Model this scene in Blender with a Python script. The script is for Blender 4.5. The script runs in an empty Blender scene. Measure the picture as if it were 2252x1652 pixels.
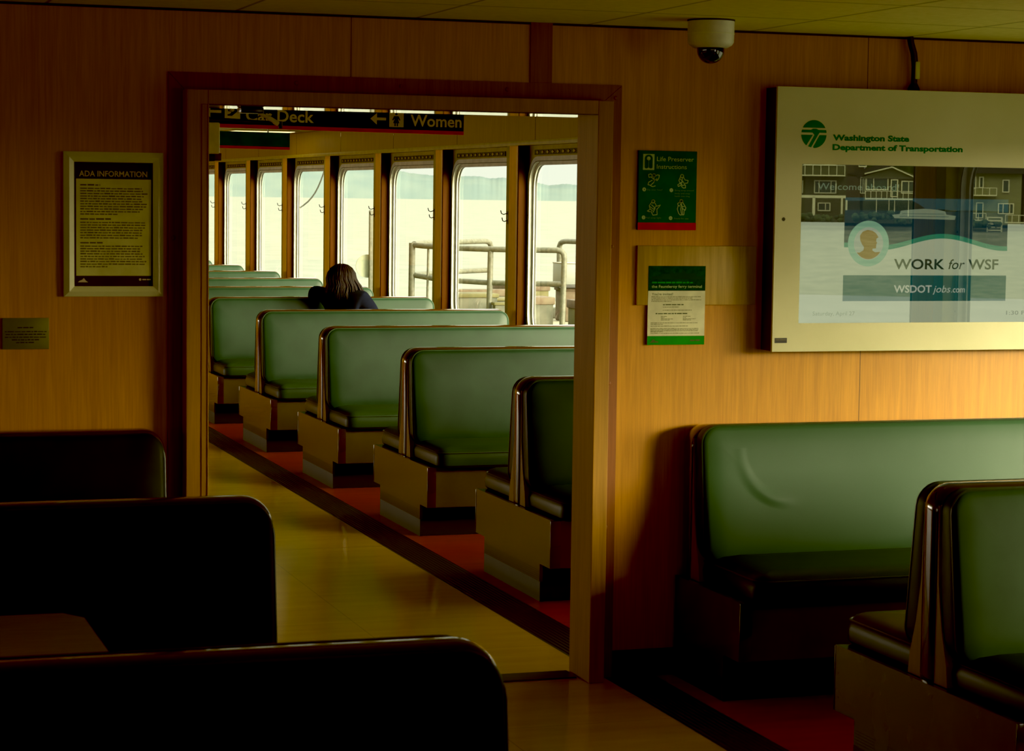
import bpy, bmesh, math, random
from mathutils import Vector, Matrix, geometry
random.seed(7)
S = bpy.context.scene
COL = S.collection
PI = math.pi

# ------------------------------------------------------------------ materials
def nodes(name):
    m = bpy.data.materials.new(name); m.use_nodes = True
    nt = m.node_tree
    b = nt.nodes['Principled BSDF']
    return m, nt, b
def setp(b, col=None, rough=.5, metal=0., spec=.5, coat=0., emit=None, es=0.):
    if col is not None: b.inputs['Base Color'].default_value = (*col, 1)
    b.inputs['Roughness'].default_value = rough
    b.inputs['Metallic'].default_value = metal
    b.inputs['Specular IOR Level'].default_value = spec
    b.inputs['Coat Weight'].default_value = coat
    b.inputs['Coat Roughness'].default_value = .03
    if emit is not None:
        b.inputs['Emission Color'].default_value = (*emit, 1)
        b.inputs['Emission Strength'].default_value = es
def N(nt, t, **kw):
    n = nt.nodes.new(t)
    for k, v in kw.items():
        if k == 'op': n.operation = v
        elif k[0] == 'i' and k[1:].isdigit(): n.inputs[int(k[1:])].default_value = v
        else: setattr(n, k, v)
    return n
def L(nt, a, ai, b, bi): nt.links.new(a.outputs[ai], b.inputs[bi])
def mottled(name, c1, c2, scale=(1, 1, 1), nscale=5., detail=4., rough=.5, spec=.5, coat=0., bump=0., lo=.35, hi=.65, metal=0., rrough=0.):
    """two-tone noise in object/world position"""
    m, nt, b = nodes(name); setp(b, c1, rough, metal, spec, coat)
    g = N(nt, 'ShaderNodeNewGeometry')
    mp = N(nt, 'ShaderNodeMapping'); mp.inputs['Scale'].default_value = scale
    L(nt, g, 'Position', mp, 0)
    no = N(nt, 'ShaderNodeTexNoise'); no.inputs['Scale'].default_value = nscale; no.inputs['Detail'].default_value = detail
    L(nt, mp, 0, no, 'Vector')
    r = N(nt, 'ShaderNodeValToRGB'); r.color_ramp.elements[0].position = lo; r.color_ramp.elements[1].position = hi
    r.color_ramp.elements[0].color = (*c1, 1); r.color_ramp.elements[1].color = (*c2, 1)
    L(nt, no, 'Fac', r, 0); L(nt, r, 0, b, 'Base Color')
    if bump:
        bp = N(nt, 'ShaderNodeBump'); bp.inputs['Strength'].default_value = bump; bp.inputs['Distance'].default_value = .004
        L(nt, no, 'Fac', bp, 'Height'); L(nt, bp, 0, b, 'Normal')
    if rrough:
        mr = N(nt, 'ShaderNodeMapRange'); mr.inputs['To Min'].default_value = rough - rrough; mr.inputs['To Max'].default_value = rough + rrough
        L(nt, no, 'Fac', mr, 'Value'); L(nt, mr, 0, b, 'Roughness')
    return m
def plain(name, c, rough=.5, spec=.5, metal=0., coat=0., var=.12):
    d = tuple(x * (1 - var) for x in c); e = tuple(min(1, x * (1 + var)) for x in c)
    return mottled(name, d, e, nscale=14., rough=rough, spec=spec, metal=metal, coat=coat)
def emis(name, c, s=1.):
    m, nt, b = nodes(name); setp(b, (0, 0, 0), .6, spec=.0, emit=c, es=s); return m

def wood(name, c1, c2, seams=(), rough=.38):
    """laminate with vertical grain (pattern runs along z); seams: dark joints at given x"""
    m, nt, b = nodes(name); setp(b, c1, rough, spec=.35)
    g = N(nt, 'ShaderNodeNewGeometry')
    mp = N(nt, 'ShaderNodeMapping'); mp.inputs['Scale'].default_value = (14, 14, .9); L(nt, g, 'Position', mp, 0)
    no = N(nt, 'ShaderNodeTexNoise'); no.inputs['Scale'].default_value = 2.2; no.inputs['Detail'].default_value = 6; no.inputs['Distortion'].default_value = .6
    L(nt, mp, 0, no, 'Vector')
    r = N(nt, 'ShaderNodeValToRGB'); r.color_ramp.elements[0].position = .3; r.color_ramp.elements[1].position = .7
    r.color_ramp.elements[0].color = (*c1, 1); r.color_ramp.elements[1].color = (*c2, 1); L(nt, no, 'Fac', r, 0)
    mp2 = N(nt, 'ShaderNodeMapping'); mp2.inputs['Scale'].default_value = (60, 60, 2.2); L(nt, g, 'Position', mp2, 0)
    n2 = N(nt, 'ShaderNodeTexNoise'); n2.inputs['Scale'].default_value = 3.; n2.inputs['Detail'].default_value = 3; L(nt, mp2, 0, n2, 'Vector')
    mr = N(nt, 'ShaderNodeMapRange'); mr.inputs['From Min'].default_value = .3; mr.inputs['From Max'].default_value = .7
    mr.inputs['To Min'].default_value = .86; mr.inputs['To Max'].default_value = 1.08; L(nt, n2, 'Fac', mr, 'Value')
    mx = N(nt, 'ShaderNodeVectorMath', op='SCALE'); L(nt, r, 0, mx, 0); L(nt, mr, 0, mx, 'Scale')
    last = mx
    if seams:
        sx = N(nt, 'ShaderNodeSeparateXYZ'); L(nt, g, 'Position', sx, 0)
        acc = None
        for s in seams:
            a = N(nt, 'ShaderNodeMath', op='SUBTRACT', i1=s); L(nt, sx, 0, a, 0)
            ab = N(nt, 'ShaderNodeMath', op='ABSOLUTE'); L(nt, a, 0, ab, 0)
            if acc is None: acc = ab
            else:
                mn = N(nt, 'ShaderNodeMath', op='MINIMUM'); L(nt, acc, 0, mn, 0); L(nt, ab, 0, mn, 1); acc = mn
        ms = N(nt, 'ShaderNodeMapRange'); ms.inputs['From Min'].default_value = .0008; ms.inputs['From Max'].default_value = .002
        ms.inputs['To Min'].default_value = .12; L(nt, acc, 0, ms, 'Value')
        m3 = N(nt, 'ShaderNodeVectorMath', op='SCALE'); L(nt, last, 0, m3, 0); L(nt, ms, 0, m3, 'Scale'); last = m3
    L(nt, last, 0, b, 'Base Color')
    return m

def grid_mat(name, c1, c2, pitch, off, line, lw=.006, rough=.8, stretch=(1, 1, 1), nscale=6., spec=.3, pitch2=None, linefac=.45, bumpy=0.):
    """mottled sheet with a square joint grid in world x/y (tiles)"""
    m, nt, b = nodes(name); setp(b, c1, rough, spec=spec)
    g = N(nt, 'ShaderNodeNewGeometry')
    mp = N(nt, 'ShaderNodeMapping'); mp.inputs['Scale'].default_value = stretch; L(nt, g, 'Position', mp, 0)
    no = N(nt, 'ShaderNodeTexNoise'); no.inputs['Scale'].default_value = nscale; no.inputs['Detail'].default_value = 6; L(nt, mp, 0, no, 'Vector')
    r = N(nt, 'ShaderNodeValToRGB'); r.color_ramp.elements[0].position = .32; r.color_ramp.elements[1].position = .7
    r.color_ramp.elements[0].color = (*c1, 1); r.color_ramp.elements[1].color = (*c2, 1); L(nt, no, 'Fac', r, 0)
    sx = N(nt, 'ShaderNodeSeparateXYZ'); L(nt, g, 'Position', sx, 0)
    ds = []
    for ax, o in ((0, off[0]), (1, off[1])):
        p = pitch if ax == 0 or pitch2 is None else pitch2
        a = N(nt, 'ShaderNodeMath', op='SUBTRACT', i1=o - p * 200); L(nt, sx, ax, a, 0)
        q = N(nt, 'ShaderNodeMath', op='MODULO', i1=p); L(nt, a, 0, q, 0)
        w = N(nt, 'ShaderNodeMath', op='SUBTRACT', i1=p / 2); L(nt, q, 0, w, 0)
        ab = N(nt, 'ShaderNodeMath', op='ABSOLUTE'); L(nt, w, 0, ab, 0)
        d = N(nt, 'ShaderNodeMath', op='SUBTRACT', i0=p / 2); L(nt, ab, 0, d, 1)
        ds.append(d)
    mn = N(nt, 'ShaderNodeMath', op='MINIMUM'); L(nt, ds[0], 0, mn, 0); L(nt, ds[1], 0, mn, 1)
    ms = N(nt, 'ShaderNodeMapRange'); ms.inputs['From Min'].default_value = lw * .4; ms.inputs['From Max'].default_value = lw
    ms.inputs['To Min'].default_value = linefac; L(nt, mn, 0, ms, 'Value')
    m3 = N(nt, 'ShaderNodeVectorMath', op='SCALE'); L(nt, r, 0, m3, 0); L(nt, ms, 0, m3, 'Scale'); L(nt, m3, 0, b, 'Base Color')
    if bumpy:
        bp = N(nt, 'ShaderNodeBump'); bp.inputs['Strength'].default_value = bumpy; bp.inputs['Distance'].default_value = .002
        L(nt, no, 'Fac', bp, 'Height'); L(nt, bp, 0, b, 'Normal')
    return m

WOOD1, WOOD2 = (.47, .203, .010), (.57, .258, .015)
M = {}
M['wood'] = wood('maple_laminate', WOOD1, WOOD2, seams=(1.817, 3.737))
M['wood_plain'] = wood('maple_laminate_plain', (.34, .18, .018), (.42, .228, .026))
M['wood_red'] = wood('reddish_trim_wood', (.22, .072, .014), (.28, .095, .018), rough=.45)
M['wood_frame'] = wood('frame_wood', (.34, .165, .018), (.42, .21, .024), rough=.55)
M['wood_pillar'] = wood('pillar_wood', (.66, .36, .008), (.78, .43, .012), rough=.45)
M['wood_shaded'] = wood('pillar_shaded_wood', (.040, .013, .002), (.055, .018, .003), rough=.7)  # pillar wood darkened to near black, shade put into its colour
M['wood_shaded'].node_tree.nodes['Principled BSDF'].inputs['Specular IOR Level'].default_value = .08
M['ply'] = wood('plywood', (.40, .25, .05), (.52, .33, .075), rough=.5)
M['fascia'] = wood('fascia_laminate', (.24, .155, .009), (.29, .19, .012), rough=.5)
M['cream'] = plain('cream_paint', (.32, .26, .030), .5)
M['floor_yellow'] = grid_mat('yellow_vinyl_floor', (.64, .395, .009), (.74, .47, .013), .61, (2.76, 7.2), 0, lw=.0022, rough=.15, stretch=(1.2, 5, 1), nscale=2.6, spec=.5, linefac=.6)
M['floor_red'] = grid_mat('red_vinyl_floor', (.35, .046, .004), (.46, .072, .006), .61, (2.9, 7.2), 0, lw=.002, rough=.28, stretch=(1, 4, 1), nscale=4, spec=.5, linefac=.7)
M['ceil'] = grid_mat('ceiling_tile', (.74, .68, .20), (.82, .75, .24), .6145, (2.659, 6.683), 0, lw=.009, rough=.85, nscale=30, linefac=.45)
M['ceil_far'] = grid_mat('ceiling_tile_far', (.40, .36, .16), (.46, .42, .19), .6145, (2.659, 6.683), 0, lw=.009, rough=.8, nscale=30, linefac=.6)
M['black'] = plain('black_rubber', (.012, .012, .011), .55)
M['blackgloss'] = plain('black_plastic', (.010, .011, .010), .25)
M['metal_plate'] = plain('threshold_metal', (.10, .085, .04), .35, metal=.6)
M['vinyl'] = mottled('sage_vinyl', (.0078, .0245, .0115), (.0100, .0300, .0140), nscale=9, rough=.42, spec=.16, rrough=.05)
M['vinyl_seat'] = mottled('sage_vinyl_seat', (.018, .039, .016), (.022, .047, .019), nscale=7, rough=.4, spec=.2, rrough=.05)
M['vinyl_shaded'] = mottled('sage_vinyl_shaded', (.010, .015, .010), (.015, .022, .014), nscale=9, rough=.5, spec=.12)  # near-black copy of the sage vinyl, shade painted into its colour
M['vinyl_lit'] = mottled('sage_vinyl_lit', (.032, .076, .036), (.039, .089, .042), nscale=9, rough=.42, spec=.16)  # lightened copy of the sage vinyl, stronger light put into its colour
M['piping'] = plain('dark_piping', (.03, .055, .03), .35)
M['trim_brown'] = mottled('brown_bench_trim', (.034, .014, .004), (.046, .019, .005), nscale=10, rough=.11, coat=.8)
M['tan'] = wood('tan_end_filler', (.26, .14, .035), (.30, .165, .045), rough=.35)
M['laminate'] = mottled('bench_base_laminate', (.068, .047, .006), (.088, .062, .009), nscale=5, rough=.27, coat=.25)
M['table'] = mottled('table_laminate', (.40, .32, .06), (.48, .39, .08), scale=(2, 9, 2), nscale=5, rough=.35)
M['alu'] = plain('window_aluminium', (.50, .51, .40), .4, metal=.0)
M['gasket'] = plain('window_gasket', (.02, .022, .015), .5)
M['white_house'] = plain('white_beige_plastic', (.72, .69, .42), .45)
M['beige'] = plain('beige_box_paint', (.80, .80, .42), .5)
M['darkred'] = plain('dark_red_plastic', (.10, .012, .01), .4)
M['display_case'] = mottled('display_enclosure_paint', (.58, .55, .27), (.64, .60, .31), nscale=3, rough=.42)
M['case_side'] = plain('display_case_side', (.05, .03, .02), .5)
M['frame_alu'] = mottled('snap_frame_aluminium', (.66, .62, .28), (.74, .70, .32), nscale=6, rough=.4)
M['plaque'] = plain('plaque_metal', (.17, .16, .05), .4, metal=.3)
M['ink'] = plain('dark_ink', (.02, .018, .01), .6)
M['sign_green'] = plain('sign_green_face', (.003, .040, .014), .5, spec=.1)
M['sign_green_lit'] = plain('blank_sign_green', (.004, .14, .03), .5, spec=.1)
M['sign_edge'] = plain('sign_red_edge', (.85, .005, .03), .5, spec=.1)
M['sign_letter'] = plain('sign_letter', (.80, .86, .34), .5, spec=.1)
M['life_green'] = plain('safety_green', (.002, .10, .018), .5, spec=.08)
M['life_ink'] = plain('safety_lettering', (.36, .50, .20), .5)
M['life_dim'] = plain('safety_caption', (.10, .19, .07), .5)
M['life_red'] = plain('safety_red', (.50, .003, .006), .5, spec=.08)
M['paper'] = plain('paper', (.66, .63, .36), .7)
M['paper_ink'] = plain('paper_ink', (.22, .22, .09), .7)
M['paper_dark'] = plain('paper_dark_ink', (.06, .09, .02), .7)
M['flyer_dark'] = mottled('flyer_header_photo', (.002, .035, .006), (.004, .06, .010), nscale=60, rough=.6, spec=.08)
M['flyer_green'] = plain('flyer_green', (.006, .24, .012), .6, spec=.1)
M['poster_paper'] = mottled('poster_paper', (.58, .53, .17), (.70, .65, .22), nscale=16, rough=.6, spec=.1)
M['poster_purple'] = plain('poster_purple', (.05, .012, .03), .6, spec=.1)
M['poster_letter'] = plain('poster_letter', (.62, .50, .28), .4)
M['poster_ink'] = plain('poster_ink', (.12, .09, .02), .5)
M['logo_green'] = plain('logo_green', (.002, .19, .085), .6, spec=.08)
M['brass'] = plain('brass_arm', (.85, .75, .40), .3, metal=.2)
M['steel'] = plain('steel', (.25, .24, .2), .35, metal=.9)
M['hook'] = plain('hook_metal', (.10, .09, .07), .35, metal=.7)
M['cable'] = plain('black_cable', (.015, .016, .012), .5)
M['tag'] = plain('cable_tag', (.50, .45, .14), .5)
M['hair'] = mottled('brown_hair', (.003, .0012, .0005), (.010, .0038, .001), scale=(30, 30, 4), nscale=3, rough=.5, spec=.12)
M['navy'] = plain('navy_jacket', (.004, .006, .014), .9, spec=.05, var=.3)
M['skin'] = plain('skin', (.42, .22, .14), .5)
M['trousers'] = plain('dark_trousers', (.02, .022, .03), .8)
M['rail'] = mottled('weathered_pipe', (.054, .057, .038), (.090, .094, .068), nscale=30, rough=.6)
M['concrete'] = mottled('weathered_concrete', (.052, .056, .040), (.090, .092, .068), nscale=9, rough=.85)
M['rust'] = mottled('rusty_top', (.066, .042, .024), (.095, .076, .048), nscale=14, rough=.85)
M['mossy'] = mottled('mossy_concrete', (.068, .064, .022), (.095, .088, .038), nscale=10, rough=.85)
M['cabinet'] = mottled('pale_cabinet', (.125, .145, .13), (.15, .16, .145), nscale=4, rough=.5)
M['dockdeck'] = mottled('dock_deck', (.19, .185, .13), (.23, .22, .16), nscale=6, rough=.8)
M['disc'] = plain('pale_disc', (.175, .20, .135), .6)
M['wire'] = plain('grey_wire', (.015, .02, .016), .6)
M['hill'] = mottled('hazy_hills', (.086, .118, .120), (.100, .130, .126), scale=(.004, .004, .012), nscale=4, rough=1, spec=0)
M['beach'] = mottled('beach_sand', (.095, .105, .06), (.14, .148, .09), scale=(.4, .4, 1), nscale=1.5, rough=.9, spec=0)

def fabric_grain():      # vinyl of the wall bench: the lightened vinyl copy with one pulled crease in it
    m, nt, b = nodes('sage_vinyl_creased'); setp(b, (.14, .26, .105), .42, spec=.16)
    tc = N(nt, 'ShaderNodeTexCoord'); sx = N(nt, 'ShaderNodeSeparateXYZ'); L(nt, tc, 'Object', sx, 0)
    no = N(nt, 'ShaderNodeTexNoise'); no.inputs['Scale'].default_value = 5; L(nt, tc, 'Object', no, 'Vector')
    r = N(nt, 'ShaderNodeValToRGB'); r.color_ramp.elements[0].color = (.029, .074, .034, 1); r.color_ramp.elements[1].color = (.036, .088, .041, 1)
    L(nt, no, 'Fac', r, 0); L(nt, r, 0, b, 'Base Color')
    # crease: arc of a circle (centre cx, cz, radius R)
    cx, cz, R = CREASE
    a = N(nt, 'ShaderNodeMath', op='SUBTRACT', i1=cx); L(nt, sx, 0, a, 0)
    c = N(nt, 'ShaderNodeMath', op='SUBTRACT', i1=cz); L(nt, sx, 2, c, 0)
    a2 = N(nt, 'ShaderNodeMath', op='MULTIPLY'); L(nt, a, 0, a2, 0); L(nt, a, 0, a2, 1)
    c2 = N(nt, 'ShaderNodeMath', op='MULTIPLY'); L(nt, c, 0, c2, 0); L(nt, c, 0, c2, 1)
    s = N(nt, 'ShaderNodeMath', op='ADD'); L(nt, a2, 0, s, 0); L(nt, c2, 0, s, 1)
    q = N(nt, 'ShaderNodeMath', op='SQRT'); L(nt, s, 0, q, 0)
    d = N(nt, 'ShaderNodeMath', op='SUBTRACT', i1=R); L(nt, q, 0, d, 0)
    ab = N(nt, 'ShaderNodeMath', op='ABSOLUTE'); L(nt, d, 0, ab, 0)
    w = N(nt, 'ShaderNodeMapRange', interpolation_type='SMOOTHSTEP'); w.inputs['From Max'].default_value = .034
    w.inputs['To Min'].default_value = 1; w.inputs['To Max'].default_value = 0; L(nt, ab, 0, w, 'Value')
    # limit to an arc window in x
    xx = N(nt, 'ShaderNodeMath', op='SUBTRACT', i1=CREASE_X[0]); L(nt, sx, 0, xx, 0)
    xa = N(nt, 'ShaderNodeMath', op='ABSOLUTE'); L(nt, xx, 0, xa, 0)
    xm = N(nt, 'ShaderNodeMapRange', interpolation_type='SMOOTHSTEP'); xm.inputs['From Min'].default_value = 0; xm.inputs['From Max'].default_value = CREASE_X[1]
    xm.inputs['To Min'].default_value = 1; xm.inputs['To Max'].default_value = 0; L(nt, xa, 0, xm, 'Value')
    zc = N(nt, 'ShaderNodeMath', op='LESS_THAN', i1=cz); L(nt, sx, 2, zc, 0)
    mm = N(nt, 'ShaderNodeMath', op='MULTIPLY'); L(nt, w, 0, mm, 0); L(nt, xm, 0, mm, 1)
    m2 = N(nt, 'ShaderNodeMath', op='MULTIPLY'); L(nt, mm, 0, m2, 0); L(nt, zc, 0, m2, 1)
    ad = N(nt, 'ShaderNodeMath', op='MULTIPLY_ADD', i1=.35); L(nt, no, 'Fac', ad, 0); L(nt, m2, 0, ad, 2)
    bp = N(nt, 'ShaderNodeBump'); bp.inputs['Strength'].default_value = .45; bp.inputs['Distance'].default_value = .011
    L(nt, ad, 0, bp, 'Height'); L(nt, bp, 0, b, 'Normal')
    return m
CREASE = (.332, .83, .186); CREASE_X = (.25, .13)

def glass_mat(name, refl, tint=(.97, 1, .97), fresnel=True):
    m = bpy.data.materials.new(name); m.use_nodes = True; nt = m.node_tree; nt.nodes.clear()
    o = N(nt, 'ShaderNodeOutputMaterial'); mx = N(nt, 'ShaderNodeMixShader')
    t = N(nt, 'ShaderNodeBsdfTransparent'); t.inputs[0].default_value = (*tint, 1)
    g = N(nt, 'ShaderNodeBsdfGlossy'); g.inputs['Roughness'].default_value = 0.0; g.inputs['Color'].default_value = (1, 1, 1, 1)
    if fresnel:
        f = N(nt, 'ShaderNodeLayerWeight'); pw = N(nt, 'ShaderNodeMath', op='POWER', i1=4.); L(nt, f, 'Facing', pw, 0)
        ma = N(nt, 'ShaderNodeMath', op='MULTIPLY_ADD', i1=refl, i2=.03); L(nt, pw, 0, ma, 0); L(nt, ma, 0, mx, 0)
    else: mx.inputs[0].default_value = refl
    L(nt, t, 0, mx, 1); L(nt, g, 0, mx, 2); L(nt, mx, 0, o, 0)
    return m
M['pane'] = glass_mat('window_glass', .22)
M['screen_glass'] = glass_mat('screen_cover_glass', .20, (1, 1, 1), fresnel=False)
M['dome'] = plain('smoked_dome', (.006, .008, .006), .06, coat=1.)

def sea_mat():
    m, nt, b = nodes('pale_sea'); setp(b, (.12, .118, .096), .9, spec=0.)
    g = N(nt, 'ShaderNodeNewGeometry'); mp = N(nt, 'ShaderNodeMapping'); mp.inputs['Scale'].default_value = (.5, .35, 1)
    mp.inputs['Rotation'].default_value = (0, 0, .5); L(nt, g, 'Position', mp, 0)
    no = N(nt, 'ShaderNodeTexNoise'); no.inputs['Scale'].default_value = .55; no.inputs['Detail'].default_value = 5; L(nt, mp, 0, no, 'Vector')
    r = N(nt, 'ShaderNodeValToRGB'); r.color_ramp.elements[0].position = .35; r.color_ramp.elements[1].position = .68
    r.color_ramp.elements[0].color = (.160, .174, .154, 1); r.color_ramp.elements[1].color = (.190, .202, .178, 1)
    L(nt, no, 'Fac', r, 0); L(nt, r, 0, b, 'Base Color')
    return m
M['sea'] = sea_mat()

# ------------------------------------------------------------------ mesh helpers
class MB:
    def __init__(s): s.v = []; s.f = []; s.mi = []
    def add(s, vs, fs, mi=0):
        o = len(s.v); s.v += [tuple(p) for p in vs]; s.f += [[i + o for i in f] for f in fs]; s.mi += [mi] * len(fs); return s
    def box(s, x0, x1, y0, y1, z0, z1, mi=0, bev=0., seg=2):
        if not bev:
            vs = [(x, y, z) for x in (x0, x1) for y in (y0, y1) for z in (z0, z1)]
            return s.add(vs, [(0, 1, 3, 2), (4, 6, 7, 5), (0, 4, 5, 1), (2, 3, 7, 6), (0, 2, 6, 4), (1, 5, 7, 3)], mi)
        bm = bmesh.new(); bmesh.ops.create_cube(bm, size=1)
        for v in bm.verts: v.co = Vector(((x0 + x1) / 2 + v.co.x * (x1 - x0), (y0 + y1) / 2 + v.co.y * (y1 - y0), (z0 + z1) / 2 + v.co.z * (z1 - z0)))
        bmesh.ops.bevel(bm, geom=bm.edges[:], offset=bev, segments=seg, profile=.5, affect='EDGES')
        bm.verts.index_update()
        s.add([v.co[:] for v in bm.verts], [[v.index for v in f.verts] for f in bm.faces], mi); bm.free(); return s
    def prism(s, pts, fn0, fn1, mi=0):
        n = len(pts); vs = [fn0(*p) for p in pts] + [fn1(*p) for p in pts]
        fs = [list(range(n))[::-1], list(range(n, 2 * n))] + [(i, (i + 1) % n, n + (i + 1) % n, n + i) for i in range(n)]
        return s.add(vs, fs, mi)
    def tube(s, pts, r, n=8, closed=False, mi=0, cap=True):
        P = [Vector(p) for p in pts]; k = len(P); rs = r if isinstance(r, (list, tuple)) else [r] * k
        vs = []; up = None
        for i in range(k):
            if closed: t = (P[(i + 1) % k] - P[i - 1])
            else: t = (P[min(i + 1, k - 1)] - P[max(i - 1, 0)])
            t.normalize()
            if up is None:
                up = Vector((0, 0, 1)) if abs(t.z) < .9 else Vector((1, 0, 0))
            a = t.cross(up); 
            if a.length < 1e-6: a = t.cross(Vector((0, 1, 0)))
            a.normalize(); b = a.cross(t); up = b
            for j in range(n):
                th = 2 * PI * j / n; vs.append(P[i] + (a * math.cos(th) + b * math.sin(th)) * rs[i])
        fs = []
        for i in range(k if closed else k - 1):
            i2 = (i + 1) % k
            for j in range(n):
                j2 = (j + 1) % n; fs.append((i * n + j, i * n + j2, i2 * n + j2, i2 * n + j))
        if not closed and cap: fs += [list(range(n))[::-1], list(range((k - 1) * n, k * n))]
        return s.add(vs, fs, mi)
    def lathe(s, prof, c, n=32, mi=0, axis='z'):
        vs = []; k = len(prof)
        for (r, h) in prof:
            for j in range(n):
                th = 2 * PI * j / n; x, y = r * math.cos(th), r * math.sin(th)
                if axis == 'z': vs.append((c[0] + x, c[1] + y, c[2] + h))
                else: vs.append((c[0] + x, c[1] + h, c[2] + y))
        fs = [(i * n + j, i * n + (j + 1) % n, (i + 1) * n + (j + 1) % n, (i + 1) * n + j) for i in range(k - 1) for j in range(n)]
        fs += [list(range(n))[::-1], list(range((k - 1) * n, k * n))]
        return s.add(vs, fs, mi)
    def poly(s, pts, y, mi=0):           # flat shape in the xz plane, facing -y
        return s.add([(x, y, z) for x, z in pts], [list(range(len(pts)))], mi)
    def rect(s, x0, x1, z0, z1, y, mi=0): return s.poly([(x0, z0), (x1, z0), (x1, z1), (x0, z1)], y, mi)
    def disc(s, x, z, r, y, n=28, mi=0, rz=None): return s.poly([(x + r * math.cos(2 * PI * i / n), z + (rz or r) * math.sin(2 * PI * i / n)) for i in range(n)], y, mi)
    def ring(s, x, z, r0, r1, y, n=40, mi=0):
        vs = [(x + r * math.cos(2 * PI * i / n), y, z + r * math.sin(2 * PI * i / n)) for r in (r0, r1) for i in range(n)]
        return s.add(vs, [(i, (i + 1) % n, n + (i + 1) % n, n + i) for i in range(n)], mi)
    def ribbon(s, pts, w, y, mi=0):      # flat stroke in the xz plane
        for (x0, z0), (x1, z1) in zip(pts[:-1], pts[1:]):
            dx, dz = x1 - x0, z1 - z0; l = math.hypot(dx, dz) or 1; nx, nz = -dz / l * w / 2, dx / l * w / 2
            ex, ez = dx / l * w * .3, dz / l * w * .3
            s.poly([(x0 - ex + nx, z0 - ez + nz), (x0 - ex - nx, z0 - ez - nz), (x1 + ex - nx, z1 + ez - nz), (x1 + ex + nx, z1 + ez + nz)], y, mi)
        return s
    def pillow(s, a0, a1, b0, b1, R, stack, fn, seg=6, mi=0):
        loops = []
        for t, d in stack:
            r = max(R - t, .004); x0, x1, y0, y1 = a0 + t, a1 - t, b0 + t, b1 - t; lp = []
            for cx, cy, st in ((x1 - r, y1 - r, 0), (x0 + r, y1 - r, 1), (x0 + r, y0 + r, 2), (x1 - r, y0 + r, 3)):
                for i in range(seg + 1):
                    th = PI / 2 * (st + i / seg); lp.append(fn(cx + r * math.cos(th), cy + r * math.sin(th), d))
            loops.append(lp)
        n = len(loops[0]); vs = [p for lp in loops for p in lp]
        fs = [(i * n + j, i * n + (j + 1) % n, (i + 1) * n + (j + 1) % n, (i + 1) * n + j) for i in range(len(loops) - 1) for j in range(n)]
        fs += [list(range(n))[::-1], list(range((len(loops) - 1) * n, len(loops) * n))]
        return s.add(vs, fs, mi)
    def mesh(s, name, mats, smooth=True, angle=35, fix=True):
        me = bpy.data.meshes.new(name); me.from_pydata(s.v, [], s.f)
        for m in (mats if isinstance(mats, (list, tuple)) else [mats]): me.materials.append(m)
        for p, i in zip(me.polygons, s.mi): p.material_index = i
        if fix:
            bm = bmesh.new(); bm.from_mesh(me); bmesh.ops.recalc_face_normals(bm, faces=bm.faces[:]); bm.to_mesh(me); bm.free()
        if smooth:
            me.polygons.foreach_set('use_smooth', [True] * len(me.polygons)); me.set_sharp_from_angle(angle=math.radians(angle))
        me.update(); return me
    def build(s, name, mats, parent=None, loc=(0, 0, 0), **kw):
        o = bpy.data.objects.new(name, s.mesh(name, mats, **kw)); COL.objects.link(o)
        o.location = loc; o.parent = parent; return o

def tag(o, label=None, cat=None, group=None, kind=None):
    if label: o['label'] = label
    if cat: o['category'] = cat
    if group: o['group'] = group
    if kind: o['kind'] = kind
    return o
def empty(name, loc=(0, 0, 0), rz=0., **kw):
    o = bpy.data.objects.new(name, None); COL.objects.link(o); o.location = loc; o.rotation_euler = (0, 0, rz); o.empty_display_size = .1
    return tag(o, **kw) if kw else o
def struct(o): o['kind'] = 'structure'; return o
def copy_tree(o, parent=None):
    c = o.copy(); COL.objects.link(c); c.parent = parent
    for ch in list(o.children): copy_tree(ch, c)
    return c

def text_mesh(body, bold=0., shear=0., space=1.):
    cu = bpy.data.curves.new('t', 'FONT'); cu.body = body; cu.offset = bold; cu.shear = shear; cu.space_character = space; cu.resolution_u = 3
    o = bpy.data.objects.new('t', cu); COL.objects.link(o)
    dg = bpy.context.evaluated_depsgraph_get(); me = bpy.data.meshes.new_from_object(o.evaluated_get(dg))
    bpy.data.objects.remove(o); vs = [v.co[:] for v in me.vertices]; fs = [list(p.vertices) for p in me.polygons]; bpy.data.meshes.remove(me)
    return vs, fs
def letter(mb, body, x0, x1, zb, cap, y, bold=0., shear=0., mi=0, space=1., tilt=0.):
    """write a line of text in the xz plane from x0 to x1; cap = capital height"""
    vs, fs = text_mesh(body, bold, shear, space)
    xs = [v[0] for v in vs]; a, b = min(xs), max(xs); sx = (x1 - x0) / (b - a); sz = cap / .70
    mb.add([(x0 + (v[0] - a) * sx, y, zb + v[1] * sz + (v[0] - a) * sx * tilt) for v in vs], fs, mi)
def words(mb, x0, x1, z, h, y, fill=1., mi=0, rnd=random):
    """a line of print too small to read: short bars of word length"""
    x = x0; end = x0 + (x1 - x0) * fill
    while x < end:
        w = rnd.uniform(1.6, 5.5) * h; e = min(x + w, end)
        if e - x > h * .5: mb.rect(x, e, z, z + h * rnd.uniform(.75, 1.05), y, mi)
        x = e + h * .55

# ------------------------------------------------------------------ room shell
WY = 7.22          # face of the partition towards the camera
CZ = 2.295
GX = 4.95          # window plane of the ship's side
XL = -8.0
ZB0 = -6.0
FARY = 31.0

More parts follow.
